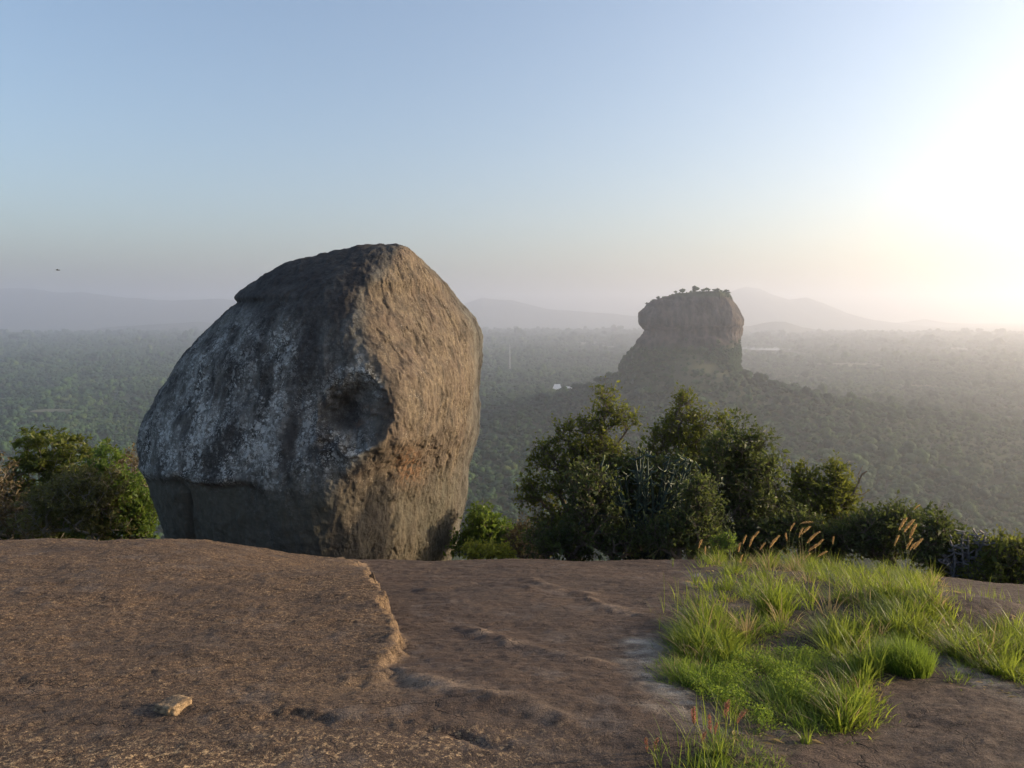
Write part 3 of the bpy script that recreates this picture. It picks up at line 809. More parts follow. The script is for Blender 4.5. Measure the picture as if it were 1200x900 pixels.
# ------------------------------------------------------------------ the far flat-topped rock
ROCK_TOP = [(342, 812), (344, 800), (346, 790), (350, 777), (353, 768), (357, 759), (362, 754), (368, 748.5), (376, 747.5), (382, 749), (387, 754), (395, 750), (402, 744), (410, 739), (420, 733), (432, 727), (445, 722), (470, 714)]
def build_far_rock():
    R = [(342, 846), (344, 854), (350, 857), (356, 860), (362, 864), (368, 867), (374, 870.5), (382, 871.5), (390, 870), (396, 867), (404, 865.5), (412, 866), (420, 865), (430, 864), (445, 866), (470, 876)]
    ridge = [(342, 842), (352, 852), (365, 858), (380, 861), (400, 858), (420, 855), (470, 850)]
    tr = lambda a: tuple(np.array(a, float).T)
    vs = np.concatenate([[341.6, 342.0], np.linspace(342.6, 466, 170)])
    yf = lambda v: 1222 - 6 * math.exp(-((v - 374) / 12) ** 2) + 9 * math.exp(-((v - 390) / 7) ** 2) - (v - 342) * 0.12
    yb = lambda v: 1330 + 0 * v
    V = ring_rock(tr(ROCK_TOP), tr(R), vs, 1250.0, tr(ridge), 0.25, 0.42, yf, yb, (0.07, 0.05, 0.1, 0.1), 480, 4)
    N = ring_normals(V)
    x, y, z = V[..., 0], V[..., 1], V[..., 2]
    d = 3.0 * fbm(x / 26, y / 26, z / 32, 4, 0.55) + 1.6 * fbm(x / 7, y / 7, z / 18, 3, 0.55, True)
    d = d - 5.0 * np.clip(np.sin(z / 4.6 + 2 * fbm(x / 40, y / 40, z / 40, 2)), 0.4, 1) * sstep(-46, -36, z) * sstep(-18, -28, z)
    V = V + N * d[..., None] * sstep(341.5, 346, np.broadcast_to(vs[:, None], d.shape))[..., None]
    vtx, Fc = close_top(V)
    k = NT("far_rock_stone", 0.9, 0.15)
    c = k.coords()
    s1 = k.noise(k.coords((1, 1, 0.22)), 0.09, 6, 0.6); n1 = k.noise(c, 0.035, 5, 0.6); n2 = k.noise(c, 0.4, 4, 0.6)
    col = k.mix(k.ramp(s1, [(0.38, 0.0), (0.62, 1.0)]), (0.010, 0.010, 0.011), (0.105, 0.085, 0.074))
    col = k.mix(k.ramp(n1, [(0.5, 0.0), (0.68, 0.8)]), col, (0.115, 0.080, 0.056))
    col = k.mix(k.math('MULTIPLY', k.attr('veg'), k.ramp(n1, [(0.3, 0.3), (0.55, 1.0)])), col, k.mix(n2, (0.025, 0.04, 0.02), (0.065, 0.085, 0.035)))
    k.color(col); k.normal(k.bump(k.math('ADD', s1, k.math('MULTIPLY', n2, 0.4)), 3.0, 0.8))
    veg = sstep(-42, -62, vtx[:, 2])
    veg = np.maximum(veg, sstep(20, 30, vtx[:, 2]))
    base = np.array([ROCK_C[0], ROCK_C[1], -110.0])
    me = mesh_np("rock_outcrop", vtx - base, Fc, [k.m], dict(veg=veg))
    global FAR_TOP
    FAR_TOP = vtx.copy()
    link("rock_outcrop", me, None, "tall flat-topped rock outcrop rising sheer from the hazy forested hill", "rock", loc=base)
build_far_rock()
build_forest()

# ------------------------------------------------------------------ woody plants
def tubes(segs, sides=5):
    """segs: array (n, 8): p0, p1, r0, r1"""
    if len(segs) == 0: return np.zeros((0, 3)), np.zeros((0, 4), int)
    s = np.asarray(segs, float)
    p0, p1, r0, r1 = s[:, 0:3], s[:, 3:6], s[:, 6], s[:, 7]
    d = p1 - p0; d /= np.linalg.norm(d, axis=1)[:, None] + 1e-9
    ref = np.where(np.abs(d[:, 2:3]) > 0.9, [[1.0, 0, 0]], [[0, 0, 1.0]])
    a = np.cross(d, ref); a /= np.linalg.norm(a, axis=1)[:, None]; b = np.cross(d, a)
    th = np.arange(sides) * 2 * np.pi / sides
    ring = a[:, None, :] * np.cos(th)[None, :, None] + b[:, None, :] * np.sin(th)[None, :, None]
    V = np.concatenate([p0[:, None] + ring * r0[:, None, None], p1[:, None] + ring * r1[:, None, None]], 1)
    n = len(s); o = (np.arange(n) * 2 * sides)[:, None]
    i = np.arange(sides)[None]; j = (i + 1) % sides
    Fc = np.stack([o + i, o + j, o + sides + j, o + sides + i], -1).reshape(-1, 4)
    return V.reshape(-1, 3), Fc

def leaves(P, D, L, W, r, droop=0.15):
    """folded pointed leaves at P along D"""
    n = len(P)
    D = D / (np.linalg.norm(D, axis=1)[:, None] + 1e-9)
    up = r.normal(size=(n, 3)) * 0.8 + np.array([0, 0, 0.8])
    a = np.cross(D, up); a /= np.linalg.norm(a, axis=1)[:, None] + 1e-9
    nn = np.cross(a, D)
    L = L[:, None]; W = W[:, None]
    mid = P + D * L * 0.45
    V = np.stack([P, mid + a * W + nn * W * 0.35, P + D * L - nn * L * droop, mid - a * W + nn * W * 0.35], 1).reshape(-1, 3)
    o = (np.arange(n) * 4)[:, None]
    return V, np.concatenate([o + np.array([[0, 1, 2]]), o + np.array([[0, 2, 3]])], 0)

BARK = simple_material("bark_grey_brown", (0.07, 0.055, 0.042), (0.17, 0.14, 0.11), 30, 0.9, 0.004)
BARK_PALE = simple_material("bark_pale", (0.14, 0.12, 0.10), (0.28, 0.25, 0.21), 30, 0.9, 0.004)
LEAF_OLIVE = leaf_material("leaf_olive", (0.022, 0.034, 0.010), (0.070, 0.094, 0.018), (0.175, 0.190, 0.034), 0.52)
LEAF_BRIGHT = leaf_material("leaf_bright", (0.030, 0.060, 0.012), (0.070, 0.125, 0.020), (0.165, 0.220, 0.035), 0.50)
LEAF_DARK = leaf_material("leaf_dark", (0.016, 0.028, 0.012), (0.042, 0.062, 0.020), (0.115, 0.140, 0.036), 0.45)
LEAF_DRY = leaf_material("leaf_dry", (0.060, 0.042, 0.022), (0.115, 0.085, 0.042), (0.18, 0.145, 0.065), 0.35)
LEAF_DRYGREEN = leaf_material("leaf_dry_green", (0.034, 0.036, 0.014), (0.085, 0.085, 0.024), (0.165, 0.155, 0.045), 0.45)
LEAF_YELLOW = leaf_material("leaf_yellow", (0.10, 0.12, 0.02), (0.22, 0.23, 0.03), (0.42, 0.38, 0.05), 0.5)

def woody_base(bx, Y):
    return float(terrain(np.array(bx), np.array(Y))) - 0.05

def woody(name, label, cat, base_uv, Y, lobes, nclu, per, leaf, lmat, seed, bark=BARK, group=None, twig=0.20, r_tip=0.0035, bare=0.0, core=0.30, wz=1.0, stems=3):
    r = np.random.default_rng(seed)
    bx = at(base_uv[0], base_uv[1], Y)
    bz = float(terrain(np.array(bx[0]), np.array(Y))) - 0.05
    base = np.array([bx[0], Y, bz])
    E = []
    for lb in lobes:
        u, v, ru, rv = lb[:4]
        dy = lb[4] if len(lb) > 4 else 0.0
        c = at(u, v, Y + dy) - base
        E.append((c, np.array([ru, 0.5 * (ru + rv) * 1.1, rv]) / F_PX * Y))
    vol = np.array([e[1].prod() ** 0.75 for e in E]); vol /= vol.sum()
    pts = []
    for i in range(nclu):
        c, s = E[r.choice(len(E), p=vol)]
        d = r.normal(size=3); d /= np.linalg.norm(d)
        pts.append(c + d * s * r.uniform(core, 1.0) ** 0.6)
    pts = np.array(pts)
    pts[:, 2] = np.maximum(pts[:, 2], 0.08)
    order = np.argsort(np.linalg.norm(pts * np.array([0.8, 0.8, 1.0]), axis=1))
    nodes = [np.zeros(3)]; par = [-1]
    for k_ in range(stems):
        pass
    clus = []
    for i in order:
        p = pts[i]
        A = np.array(nodes)
        dist = np.linalg.norm(A - p, axis=1) + 0.55 * np.linalg.norm(A, axis=1) * 0.6 + np.where(A[:, 2] > p[2] + 0.05, 0.6, 0)
        j = int(np.argmin(dist)); q = nodes[j]
        ln = np.linalg.norm(p - q); m = max(1, int(ln / 0.16))
        prev = j
        for t in range(1, m + 1):
            f = t / m
            x = q + (p - q) * f + np.array([0, 0, 0.10 * ln * math.sin(math.pi * f)]) + r.normal(size=3) * 0.018 * (t < m)
            nodes.append(x); par.append(prev); prev = len(nodes) - 1
        clus.append((prev, p))
    cnt = np.zeros(len(nodes))
    for j, _ in clus:
        while j >= 0: cnt[j] += 1; j = par[j]
    rad = r_tip * np.maximum(cnt, 1) ** 0.52
    segs = []
    for i in range(1, len(nodes)):
        a = par[i]
        segs.append(np.concatenate([nodes[a], nodes[i], [min(rad[a], rad[i] * 1.6), rad[i]]]))
    LP, LD, tn = [], [], []
    for j, p in clus:
        nt = r.integers(4, 8)
        ax = p - nodes[par[j]]; ax /= np.linalg.norm(ax) + 1e-9
        out_ = p - E[0][0]; 
        for t in range(nt):
            d = ax * 0.8 + r.normal(size=3) * 0.65 + np.array([0, 0, 0.30]); d /= np.linalg.norm(d)
            ln = twig * r.uniform(0.5, 1.25)
            mid = p + d * ln * 0.55
            e = mid + (d + r.normal(size=3) * 0.25) * ln * 0.45
            segs.append(np.concatenate([p, mid, [r_tip * 0.8, r_tip * 0.55]])); segs.append(np.concatenate([mid, e, [r_tip * 0.55, r_tip * 0.25]]))
            if r.random() < bare: continue
            n = max(2, int(per / nt * r.uniform(0.6, 1.4)))
            f = r.uniform(0.25, 1.05, n)[:, None]
            LP.append(p + (e - p) * f + r.normal(size=(n, 3)) * 0.018)
            LD.append(d * 0.6 + r.normal(size=(n, 3)) * 0.7)
            tn.append(np.full(n, np.clip(r.normal(0.5, 0.20), 0, 1)) + r.normal(size=n) * 0.10)
    t = thing(name, label, cat, base, group)
    V, Fc = tubes(segs)
    link("trunk", mesh_np("trunk", V, Fc, [bark]), t)
    LP, LD, tn = np.concatenate(LP), np.concatenate(LD), np.concatenate(tn)
    n = len(LP)
    L = leaf * np.exp(r.normal(0, 0.32, n))
    V, Fc = leaves(LP, LD, L, L * r.uniform(0.24, 0.34, n) * wz, r)
    link("crown", mesh_np("crown", V, Fc, [lmat], dict(tint=np.repeat(np.clip(tn, 0, 1), 4)), smooth=False), t)
    return t

woody("broadleaf_shrub", "dense olive green bush with the highest crown left of the boulder", "bush", (75, 668), 16.5,
      [(52, 530, 33, 28), (96, 548, 36, 30), (35, 570, 36, 34), (92, 590, 52, 38), (60, 620, 70, 34)], 420, 44, 0.080, LEAF_OLIVE, 101, BARK_PALE)
woody("broadleaf_shrub", "brown-green thin-leaved bush filling the middle of the left clump", "bush", (95, 668), 14.6,
      [(92, 585, 46, 30), (60, 600, 40, 28), (120, 575, 26, 26), (120, 612, 40, 20)], 260, 34, 0.066, LEAF_DRYGREEN, 120, BARK_PALE, bare=0.12)
woody("broadleaf_shrub", "yellowish green bush growing against the left side of the boulder", "bush", (150, 665), 15.2,
      [(126, 542, 18, 16), (142, 575, 26, 24), (160, 605, 28, 30), (120, 610, 36, 26)], 260, 40, 0.075, LEAF_BRIGHT, 102)
woody("dry_shrub", "dry brown twiggy bush peeping out at the boulder's upper left flank", "bush", (158, 665), 17.0,
      [(152, 552, 22, 22), (158, 585, 20, 25)], 120, 26, 0.060, LEAF_DRY, 103, BARK_PALE, bare=0.3)
woody("dry_shrub", "brownish half-dry bush at the far left edge behind the slab", "bush", (5, 668), 15.5,
      [(-12, 560, 26, 26), (8, 590, 40, 36), (35, 612, 42, 24), (-30, 600, 40, 40)], 260, 30, 0.066, LEAF_DRY, 104, BARK_PALE, bare=0.25)
woody("broadleaf_shrub", "bright green bush growing at the right foot of the boulder", "bush", (572, 672), 12.4,
      [(566, 616, 17, 20), (580, 630, 24, 16), (552, 640, 18, 18), (602, 634, 16, 12)], 150, 34, 0.060, LEAF_BRIGHT, 105)
woody("flowering_herb", "low yellow-green flowering plant just past the slab edge beside the boulder", "plant", (580, 664), 9.4,
      [(584, 649, 16, 7), (562, 648, 18, 7)], 80, 26, 0.040, LEAF_YELLOW, 106, twig=0.09, r_tip=0.002)
woody("dry_shrub", "small reddish brown bush between the bright green bush and the tall shrubs", "bush", (612, 668), 11.2,
      [(612, 632, 17, 18), (620, 648, 20, 10)], 90, 22, 0.042, LEAF_DRY, 107, bare=0.15)
woody("small_tree", "slender olive tree with a thin pointed top, leftmost of the tall shrubs", "tree", (705, 672), 10.4,
      [(711, 470, 7, 20), (716, 492, 16, 10), (698, 500, 20, 11), (734, 494, 8, 16), (674, 510, 22, 10), (652, 528, 22, 12), (640, 545, 20, 10), (690, 530, 32, 14), (680, 556, 36, 18), (650, 570, 24, 12), (628, 588, 20, 9), (620, 574, 12, 8), (655, 610, 30, 20), (650, 634, 26, 18), (712, 540, 20, 22)], 430, 26, 0.044, LEAF_OLIVE, 108)
woody("small_tree", "open green tree with a pointed crown rising behind the succulent clump", "tree", (808, 672), 11.4,
      [(801, 476, 7, 14), (797, 492, 15, 9), (816, 493, 13, 8), (783, 505, 13, 9), (806, 512, 20, 12), (845, 500, 8, 14), (836, 518, 18, 12), (790, 532, 30, 16), (826, 545, 32, 20), (772, 520, 8, 14)], 300, 25, 0.044, LEAF_OLIVE, 109)
woody("broadleaf_shrub", "dark bushy shrub on the right side of the succulent clump", "bush", (868, 675), 10.2,
      [(858, 525, 24, 18), (870, 508, 10, 16), (893, 522, 9, 18), (884, 545, 26, 18), (905, 552, 14, 12), (840, 545, 20, 18), (875, 575, 42, 30), (850, 610, 40, 34), (905, 600, 22, 34)], 360, 32, 0.048, LEAF_DARK, 110)
woody("small_tree", "small dark tree with a bare forked twig sticking out to the right", "tree", (962, 672), 10.4,
      [(977, 556, 8, 16), (983, 570, 16, 12), (940, 562, 10, 14), (952, 572, 16, 10), (975, 588, 26, 16), (948, 598, 28, 20), (985, 612, 24, 18)], 230, 32, 0.050, LEAF_OLIVE, 111)
woody("broadleaf_shrub", "low dark shrub behind the tall foxtail grass", "bush", (1035, 672), 9.4,
      [(1022, 618, 26, 16), (1055, 612, 20, 12), (1000, 632, 26, 18), (1045, 640, 36, 18)], 220, 30, 0.046, LEAF_DARK, 112)
woody("broadleaf_shrub", "low leafy shrub at the far right edge behind the bare rock", "bush", (1175, 700), 8.6,
      [(1178, 652, 26, 14), (1205, 660, 26, 18), (1165, 675, 34, 16), (1230, 665, 30, 24)], 240, 30, 0.046, LEAF_OLIVE, 113)
woody("broadleaf_shrub", "small dark shrub left of the grey stubby succulent", "bush", (1098, 690), 8.9,
      [(1098, 622, 14, 12), (1090, 648, 18, 20), (1108, 655, 16, 18)], 110, 30, 0.046, LEAF_DARK, 114)
woody("broadleaf_shrub", "dark leafy shrub growing up through the grey stubby succulent", "bush", (1128, 690), 8.95,
      [(1125, 645, 20, 20), (1140, 660, 22, 18), (1112, 660, 16, 16)], 130, 32, 0.044, LEAF_DARK, 121)
woody("broadleaf_shrub", "shady low undergrowth at the foot of the leftmost tall tree", "bush", (650, 672), 9.6,
      [(640, 640, 26, 16), (672, 640, 24, 18), (690, 610, 26, 30)], 150, 30, 0.046, LEAF_DARK, 115)
woody("broadleaf_shrub", "shady dark shrub filling the foot of the succulent clump on its left", "bush", (715, 672), 9.3,
      [(700, 618, 30, 26), (725, 640, 30, 16), (690, 575, 26, 26)], 180, 30, 0.046, LEAF_DARK, 117)
woody("broadleaf_shrub", "dark leafy shrub filling the middle of the tall clump behind the succulent stems", "bush", (758, 672), 10.1,
      [(750, 568, 30, 26), (768, 598, 44, 32), (738, 548, 24, 16), (785, 556, 26, 20), (720, 590, 24, 26), (765, 632, 50, 20)], 380, 30, 0.048, LEAF_DARK, 122)
woody("broadleaf_shrub", "deep green shrub right in front of the candelabra succulent's foot", "bush", (790, 672), 9.0,
      [(780, 634, 28, 18), (815, 620, 28, 28), (830, 645, 22, 14), (818, 580, 18, 18)], 190, 30, 0.046, LEAF_DARK, 118)
woody("broadleaf_shrub", "dark rounded shrub directly behind the golden foxtail heads", "bush", (915, 672), 9.6,
      [(900, 632, 32, 20), (935, 625, 30, 22), (960, 640, 30, 16), (880, 645, 24, 14)], 260, 34, 0.048, LEAF_DARK, 119)
woody("leafy_herb", "small sunlit light green plant at the left edge of the grass patch", "plant", (852, 658), 8.0,
      [(850, 637, 11, 9)], 30, 20, 0.030, LEAF_BRIGHT, 116, twig=0.07, r_tip=0.0018)

# bare forked twig of the small dark tree
def bare_twig():
    r = np.random.default_rng(5)
    Y = 10.2
    pl = [[(978, 600), (992, 586), (1000, 578), (1006, 566), (1010, 556), (1016, 552)], [(1000, 578), (1010, 580), (1020, 574)], [(1006, 566), (1006, 556), (1011, 546)], [(992, 586), (1004, 590), (1012, 583)]]
    segs = []
    o = at(978, 600, Y)
    for i, p in enumerate(pl):
        q = [at(u, v, Y + 0.05 * i * j) - o for j, (u, v) in enumerate(p)]
        for a, b in zip(q[:-1], q[1:]): segs.append(np.concatenate([a, b, [0.014 / (1 + 0.5 * i), 0.009 / (1 + 0.5 * i)]]))
    V, Fc = tubes(segs)
    return V + o, Fc
tw = [o for o in COL.objects if o.get('label', '').startswith('small dark tree')][0]
V, Fc = bare_twig()
link("bare_branch", mesh_np("bare_branch", V - np.array(tw.location), Fc, [BARK]), tw)

# ------------------------------------------------------------------ candelabra succulents
def succ_mat(name, a, b, tip):
    k = NT(name, 0.55, 0.35)
    n = k.noise(k.coords(), 25, 4)
    k.color(k.mix(k.attr('tip'), k.mix(k.ramp(n, [(0.35, 0.0), (0.65, 1.0)]), a, b), tip))
    return k.m
SUCC = succ_mat("succulent_skin", (0.022, 0.036, 0.028), (0.050, 0.074, 0.054), (0.26, 0.30, 0.09))  # last colour paints sun highlights onto the stem ends
SUCC_GREY = succ_mat("succulent_skin_grey", (0.085, 0.085, 0.09), (0.20, 0.19, 0.195), (0.24, 0.22, 0.21))

def fluted(path, r0, r1, o, ribs=4):
    path = np.array(path); n = len(path)
    T = np.gradient(path, axis=0); T /= np.linalg.norm(T, axis=1)[:, None] + 1e-9
    ref = np.array([0.3, 0.9, 0.2]); a = np.cross(T, ref); a /= np.linalg.norm(a, axis=1)[:, None] + 1e-9; b = np.cross(T, a)
    m = ribs * 2; th = np.arange(m) * 2 * np.pi / m
    rad = np.linspace(r0, r1, n) * (1 + 0.14 * np.sin(np.arange(n) * 2.2)); rad[-1] *= 0.35
    star = np.where(np.arange(m) % 2 == 0, 1.0, 0.62)
    V = path[:, None] + (a[:, None] * np.cos(th)[None, :, None] + b[:, None] * np.sin(th)[None, :, None]) * (rad[:, None] * star[None])[..., None]
    Fc = grid_faces(n, m, True) + o
    tip = np.repeat(np.linspace(0, 1, n) ** 3, m)
    return V.reshape(-1, 3), Fc, tip

def succulent(name, label, cat, base_uv, Y, lobes, nlimb, nst, ln, rad, mat, seed, tipf=1.0, up=0.5):
    r = np.random.default_rng(seed)
    bx = at(base_uv[0], base_uv[1], Y)
    base = np.array([bx[0], Y, float(rock_height(np.array(bx[0]), np.array(Y), False)) - 0.15])
    t = thing(name, label, cat, base)
    E = [(at(u, v, Y) - base, np.array([ru, (ru + rv) * 0.55, rv]) / F_PX * Y) for u, v, ru, rv in lobes]
    vol = np.array([e[1].prod() ** 0.7 for e in E]); vol /= vol.sum()
    tv, tf = tubes([np.array([0, 0, -0.1, 0.02, 0, 0.35, rad * 3.0, rad * 2.2])], 8)
    link("trunk", mesh_np("trunk", tv, tf, [BARK]), t)
    for i in range(nlimb):
        c, s = E[r.choice(len(E), p=vol)]
        d = r.normal(size=3); d /= np.linalg.norm(d)
        tgt = c + d * s * r.uniform(0.25, 0.95)
        tgt[2] = max(tgt[2], 0.2)
        st = np.array([r.normal(0, 0.08), r.normal(0, 0.08), r.uniform(0.05, 0.35)])
        Vs, Fs, tips, o = [], [], [], 0
        # woody limb curving outwards, then up
        f = np.linspace(0, 1, 9)[:, None]
        ctrl = np.array([tgt[0] * 0.45, tgt[1] * 0.45, tgt[2] * 0.62]) + r.normal(0, 0.06, 3)
        path = (1 - f) ** 2 * st + 2 * f * (1 - f) * ctrl + f ** 2 * tgt
        v_, f_, t_ = fluted(path, rad * 1.5, rad * 1.0, o); Vs.append(v_); Fs.append(f_); tips.append(t_ * 0); o += len(v_)
        for j in range(nst):
            q = path[r.integers(3, 9)]
            dd = np.array([r.normal(), r.normal(), r.uniform(-0.5, 0.7)]); dd /= np.linalg.norm(dd)
            l = ln * r.uniform(0.5, 1.2)
            g = np.linspace(0, 1, 7)[:, None]
            p2 = q + dd * l * 0.85 * np.sin(g * 1.45) + np.array([0, 0, 1.0]) * l * up * g ** 1.7 + r.normal(size=3) * 0.01
            v_, f_, t_ = fluted(p2, rad, rad * 0.72, o); Vs.append(v_); Fs.append(f_); tips.append(t_ * tipf * (r.random() < 0.6)); o += len(v_)
        link("branch", mesh_np("branch", np.concatenate(Vs), np.concatenate(Fs), [mat], dict(tip=np.concatenate(tips))), t)

succulent("candelabra_succulent", "big dark blue-green candelabra succulent with sunlight painted pale on its stem tips amid the tall shrubs", "succulent", (757, 672), 9.5,
          [(745, 532, 50, 14), (800, 540, 30, 12), (720, 560, 40, 34), (770, 555, 44, 34), (810, 570, 34, 34), (700, 600, 42, 36), (760, 610, 60, 36), (815, 610, 34, 34)], 64, 12, 0.13, 0.014, SUCC, 201, 1.0, 0.35)
succulent("stubby_succulent", "grey succulent with bare stubby branches standing behind the bare rock at right", "succulent", (1130, 690), 8.7,
          [(1112, 628, 10, 14), (1130, 624, 14, 14), (1150, 626, 10, 10), (1128, 652, 26, 20)], 20, 9, 0.13, 0.011, SUCC_GREY, 202, 0.5, 0.15)

# ------------------------------------------------------------------ trees on and around the far rock
def far_tree_meshes():
    out = []
    for i in range(4):
        out.append(crown_mesh("crown", 70 + i, [FM], nblob=6, nq=130, sub=1, flat=0.7))
    return out
FT = far_tree_meshes()
tv, tf = tubes([np.array([0, 0, 0, 0.03, 0.02, 0.5, 0.06, 0.05]), np.array([0.03, 0.02, 0.5, 0, 0, 1.0, 0.05, 0.035])], 6)
TRUNK_ME = mesh_np("trunk", tv, tf, [BARK])
def far_tree(u, v_base, Y, h, wd, label, group, seed, z=None):
    r = random.Random(seed)
    p = at(u, v_base, Y)
    if z is None:                                      # stand on the rock's skyline
        uu, vv = project(FAR_TOP)
        m = np.abs(uu - u) < 2.2
        q = FAR_TOP[m][np.argmin(vv[m])]
        p = np.array([q[0], q[1] + 1.0, q[2]]); z = q[2] - 1.8
    t = thing("tree", label, "tree", (p[0], p[1], p[2] if z is None else z), group)
    a = link("trunk", TRUNK_ME, t); a.scale = (h * 0.75, h * 0.75, h * 0.75)
    b = link("crown", FT[seed % 4], t); b.location = (0, 0, h * 0.36); b.scale = (wd * r.uniform(0.5, 0.72), wd * 0.62, h * r.uniform(0.42, 0.58))
    b.rotation_euler = (0, 0, r.uniform(0, 6.28))
ORD = ["leftmost", "second from left", "third from left", "fourth from left", "fifth from left", "sixth from left", "seventh from left", "eighth from left", "ninth from left", "tenth from left", "eleventh from left", "twelfth from left", "rightmost"]
top_trees = [(757, 361, 5, 9), (764, 357, 5, 9), (770, 354, 6, 9), (778, 352, 6, 11), (790, 350, 8.5, 12), (800, 346.5, 7.5, 13), (812, 345, 9.5, 13), (822, 343.5, 6, 11), (826, 343.5, 8, 12), (836, 343, 6, 12), (841, 343, 6.5, 11), (851, 345, 6.5, 10), (855, 349, 6, 9)]
r_top = random.Random(3)
for i, (u, v, h, wd) in enumerate(top_trees):
    far_tree(u, v + (1.5 if u > 820 else -1.5), 1246, h * r_top.uniform(0.85, 1.75), wd * r_top.uniform(0.8, 1.25), "small dark tree on the far rock's flat top, %s in the row" % ORD[i], "trees on top of the far rock", i)
for i, (u, v, h, wd, Y) in enumerate([(700, 447, 20, 26, 1235), (690, 452, 15, 20, 1240), (713, 446, 15, 22, 1230), (872, 437, 20, 22, 1220), (884, 444, 15, 18, 1215), (897, 449, 16, 22, 1205), (905, 452, 13, 16, 1200), (1000, 482, 14, 20, 1130)]):
    p = at(u, v, Y); z = float(terrain(np.array(p[0]), np.array(p[1])))
    far_tree(u, v, Y, h, wd, ("rounded dark tree left of the far rock on its hill's shoulder, %s of three" % ('middle', 'leftmost', 'rightmost')[i] if i < 3 else "rounded dark tree right of the far rock on its hill's shoulder, %s of five" % ('leftmost', 'second', 'middle', 'fourth', 'rightmost')[i - 3]), "big trees on the far hill's shoulders", 30 + i, z)

# ------------------------------------------------------------------ white buildings in the plain, mast
def box(x0, x1, y0, y1, z0, z1):
    V = np.array([[x, y, z] for z in (z0, z1) for y in (y0, y1) for x in (x0, x1)], float)
    return V, np.array([[0, 2, 3, 1], [4, 5, 7, 6], [0, 1, 5, 4], [2, 6, 7, 3], [0, 4, 6, 2], [1, 3, 7, 5]])
WALL = simple_material("white_plaster", (0.72, 0.71, 0.68), (0.82, 0.81, 0.79), 0.3)
ROOF = simple_material("white_metal_roof", (0.62, 0.62, 0.61), (0.75, 0.75, 0.74), 0.2, 0.5)
OPEN = simple_material("dark_opening", (0.03, 0.03, 0.03), (0.05, 0.05, 0.05), 1)
def building(u, v, w, d, h, roof, label, rot=0.0):
    Yc = 1900.0
    c = at(u, v, Yc)
    z = float(terrain(np.array(c[0]), np.array(Yc)))
    base = np.array([c[0], Yc, min(z, c[2] - h * 0.4)])
    lift = c[2] - h * 0.4 - base[2]
    t = thing("white_building", label, "building", base)
    t.rotation_euler = (0, 0, rot)
    V, Fc = box(-w / 2, w / 2, -d / 2, d / 2, -2, h + lift)
    link("wall", mesh_np("wall", V, Fc, [WALL], smooth=False), t)
    z0 = h + lift + 0.02
    e = 0.8
    V = np.array([[-w / 2 - e, -d / 2 - e, z0], [w / 2 + e, -d / 2 - e, z0], [w / 2 + e, d / 2 + e, z0], [-w / 2 - e, d / 2 + e, z0], [-w / 2 - e + roof * 0.4, 0, z0 + roof], [w / 2 + e - roof * 0.4, 0, z0 + roof]])
    me = bpy.data.meshes.new("roof"); me.from_pydata(V.tolist(), [], [[0, 1, 5, 4], [2, 3, 4, 5], [1, 2, 5], [3, 0, 4], [3, 2, 1, 0]]); me.materials.append(ROOF)
    link("roof", me, t)
    n = max(2, int(w / 7))
    for i in range(n):
        x = -w / 2 + (i + 0.5) * w / n
        V, Fc = box(x - 1.0, x + 1.0, -d / 2 - 0.12, -d / 2 + 0.1, lift + h * 0.35, lift + h * 0.75)
        link("window", mesh_np("window", V, Fc, [OPEN], smooth=False), t)
    CLEARB.append((base[0], base[1]))
CLEARB = []
building(653, 457, 21, 16, 6, 11, "white gabled hall, tallest of the pale buildings in the valley")
building(666.5, 455.5, 25, 10, 4.5, 3, "long low white wing to the right of the gabled hall", 0.15)
building(634, 457.5, 9, 8, 5, 3, "small white hut left of the gabled hall in the valley")

def mast():
    Yc = 2600.0
    p = at(597.5, 424, Yc); q = at(597.5, 404, Yc)
    zb = float(terrain(np.array(p[0]), np.array(Yc)))
    H = q[2] - zb; w = 2.6
    segs = []
    corners = [(-1, -1), (1, -1), (1, 1), (-1, 1)]
    n = 14
    for i in range(n):
        z0, z1 = H * i / n, H * (i + 1) / n
        s0, s1 = w * (1 - 0.75 * i / n), w * (1 - 0.75 * (i + 1) / n)
        for a in range(4):
            c, d = corners[a], corners[(a + 1) % 4]
            segs.append([c[0] * s0, c[1] * s0, z0, c[0] * s1, c[1] * s1, z1, .35, .35])
            segs.append([c[0] * s0, c[1] * s0, z0, d[0] * s1, d[1] * s1, z1, .2, .2])
            segs.append([c[0] * s1, c[1] * s1, z1, d[0] * s1, d[1] * s1, z1, .2, .2])
    V, Fc = tubes(segs, 4)
    m = simple_material("galvanised_steel", (0.5, 0.5, 0.5), (0.6, 0.6, 0.6), 1, 0.5)
    link("lattice_mast", mesh_np("lattice_mast", V, Fc, [m]), None, "thin pale lattice mast standing in the hazy forest right of the boulder", "mast", loc=(p[0], Yc, zb))
mast()

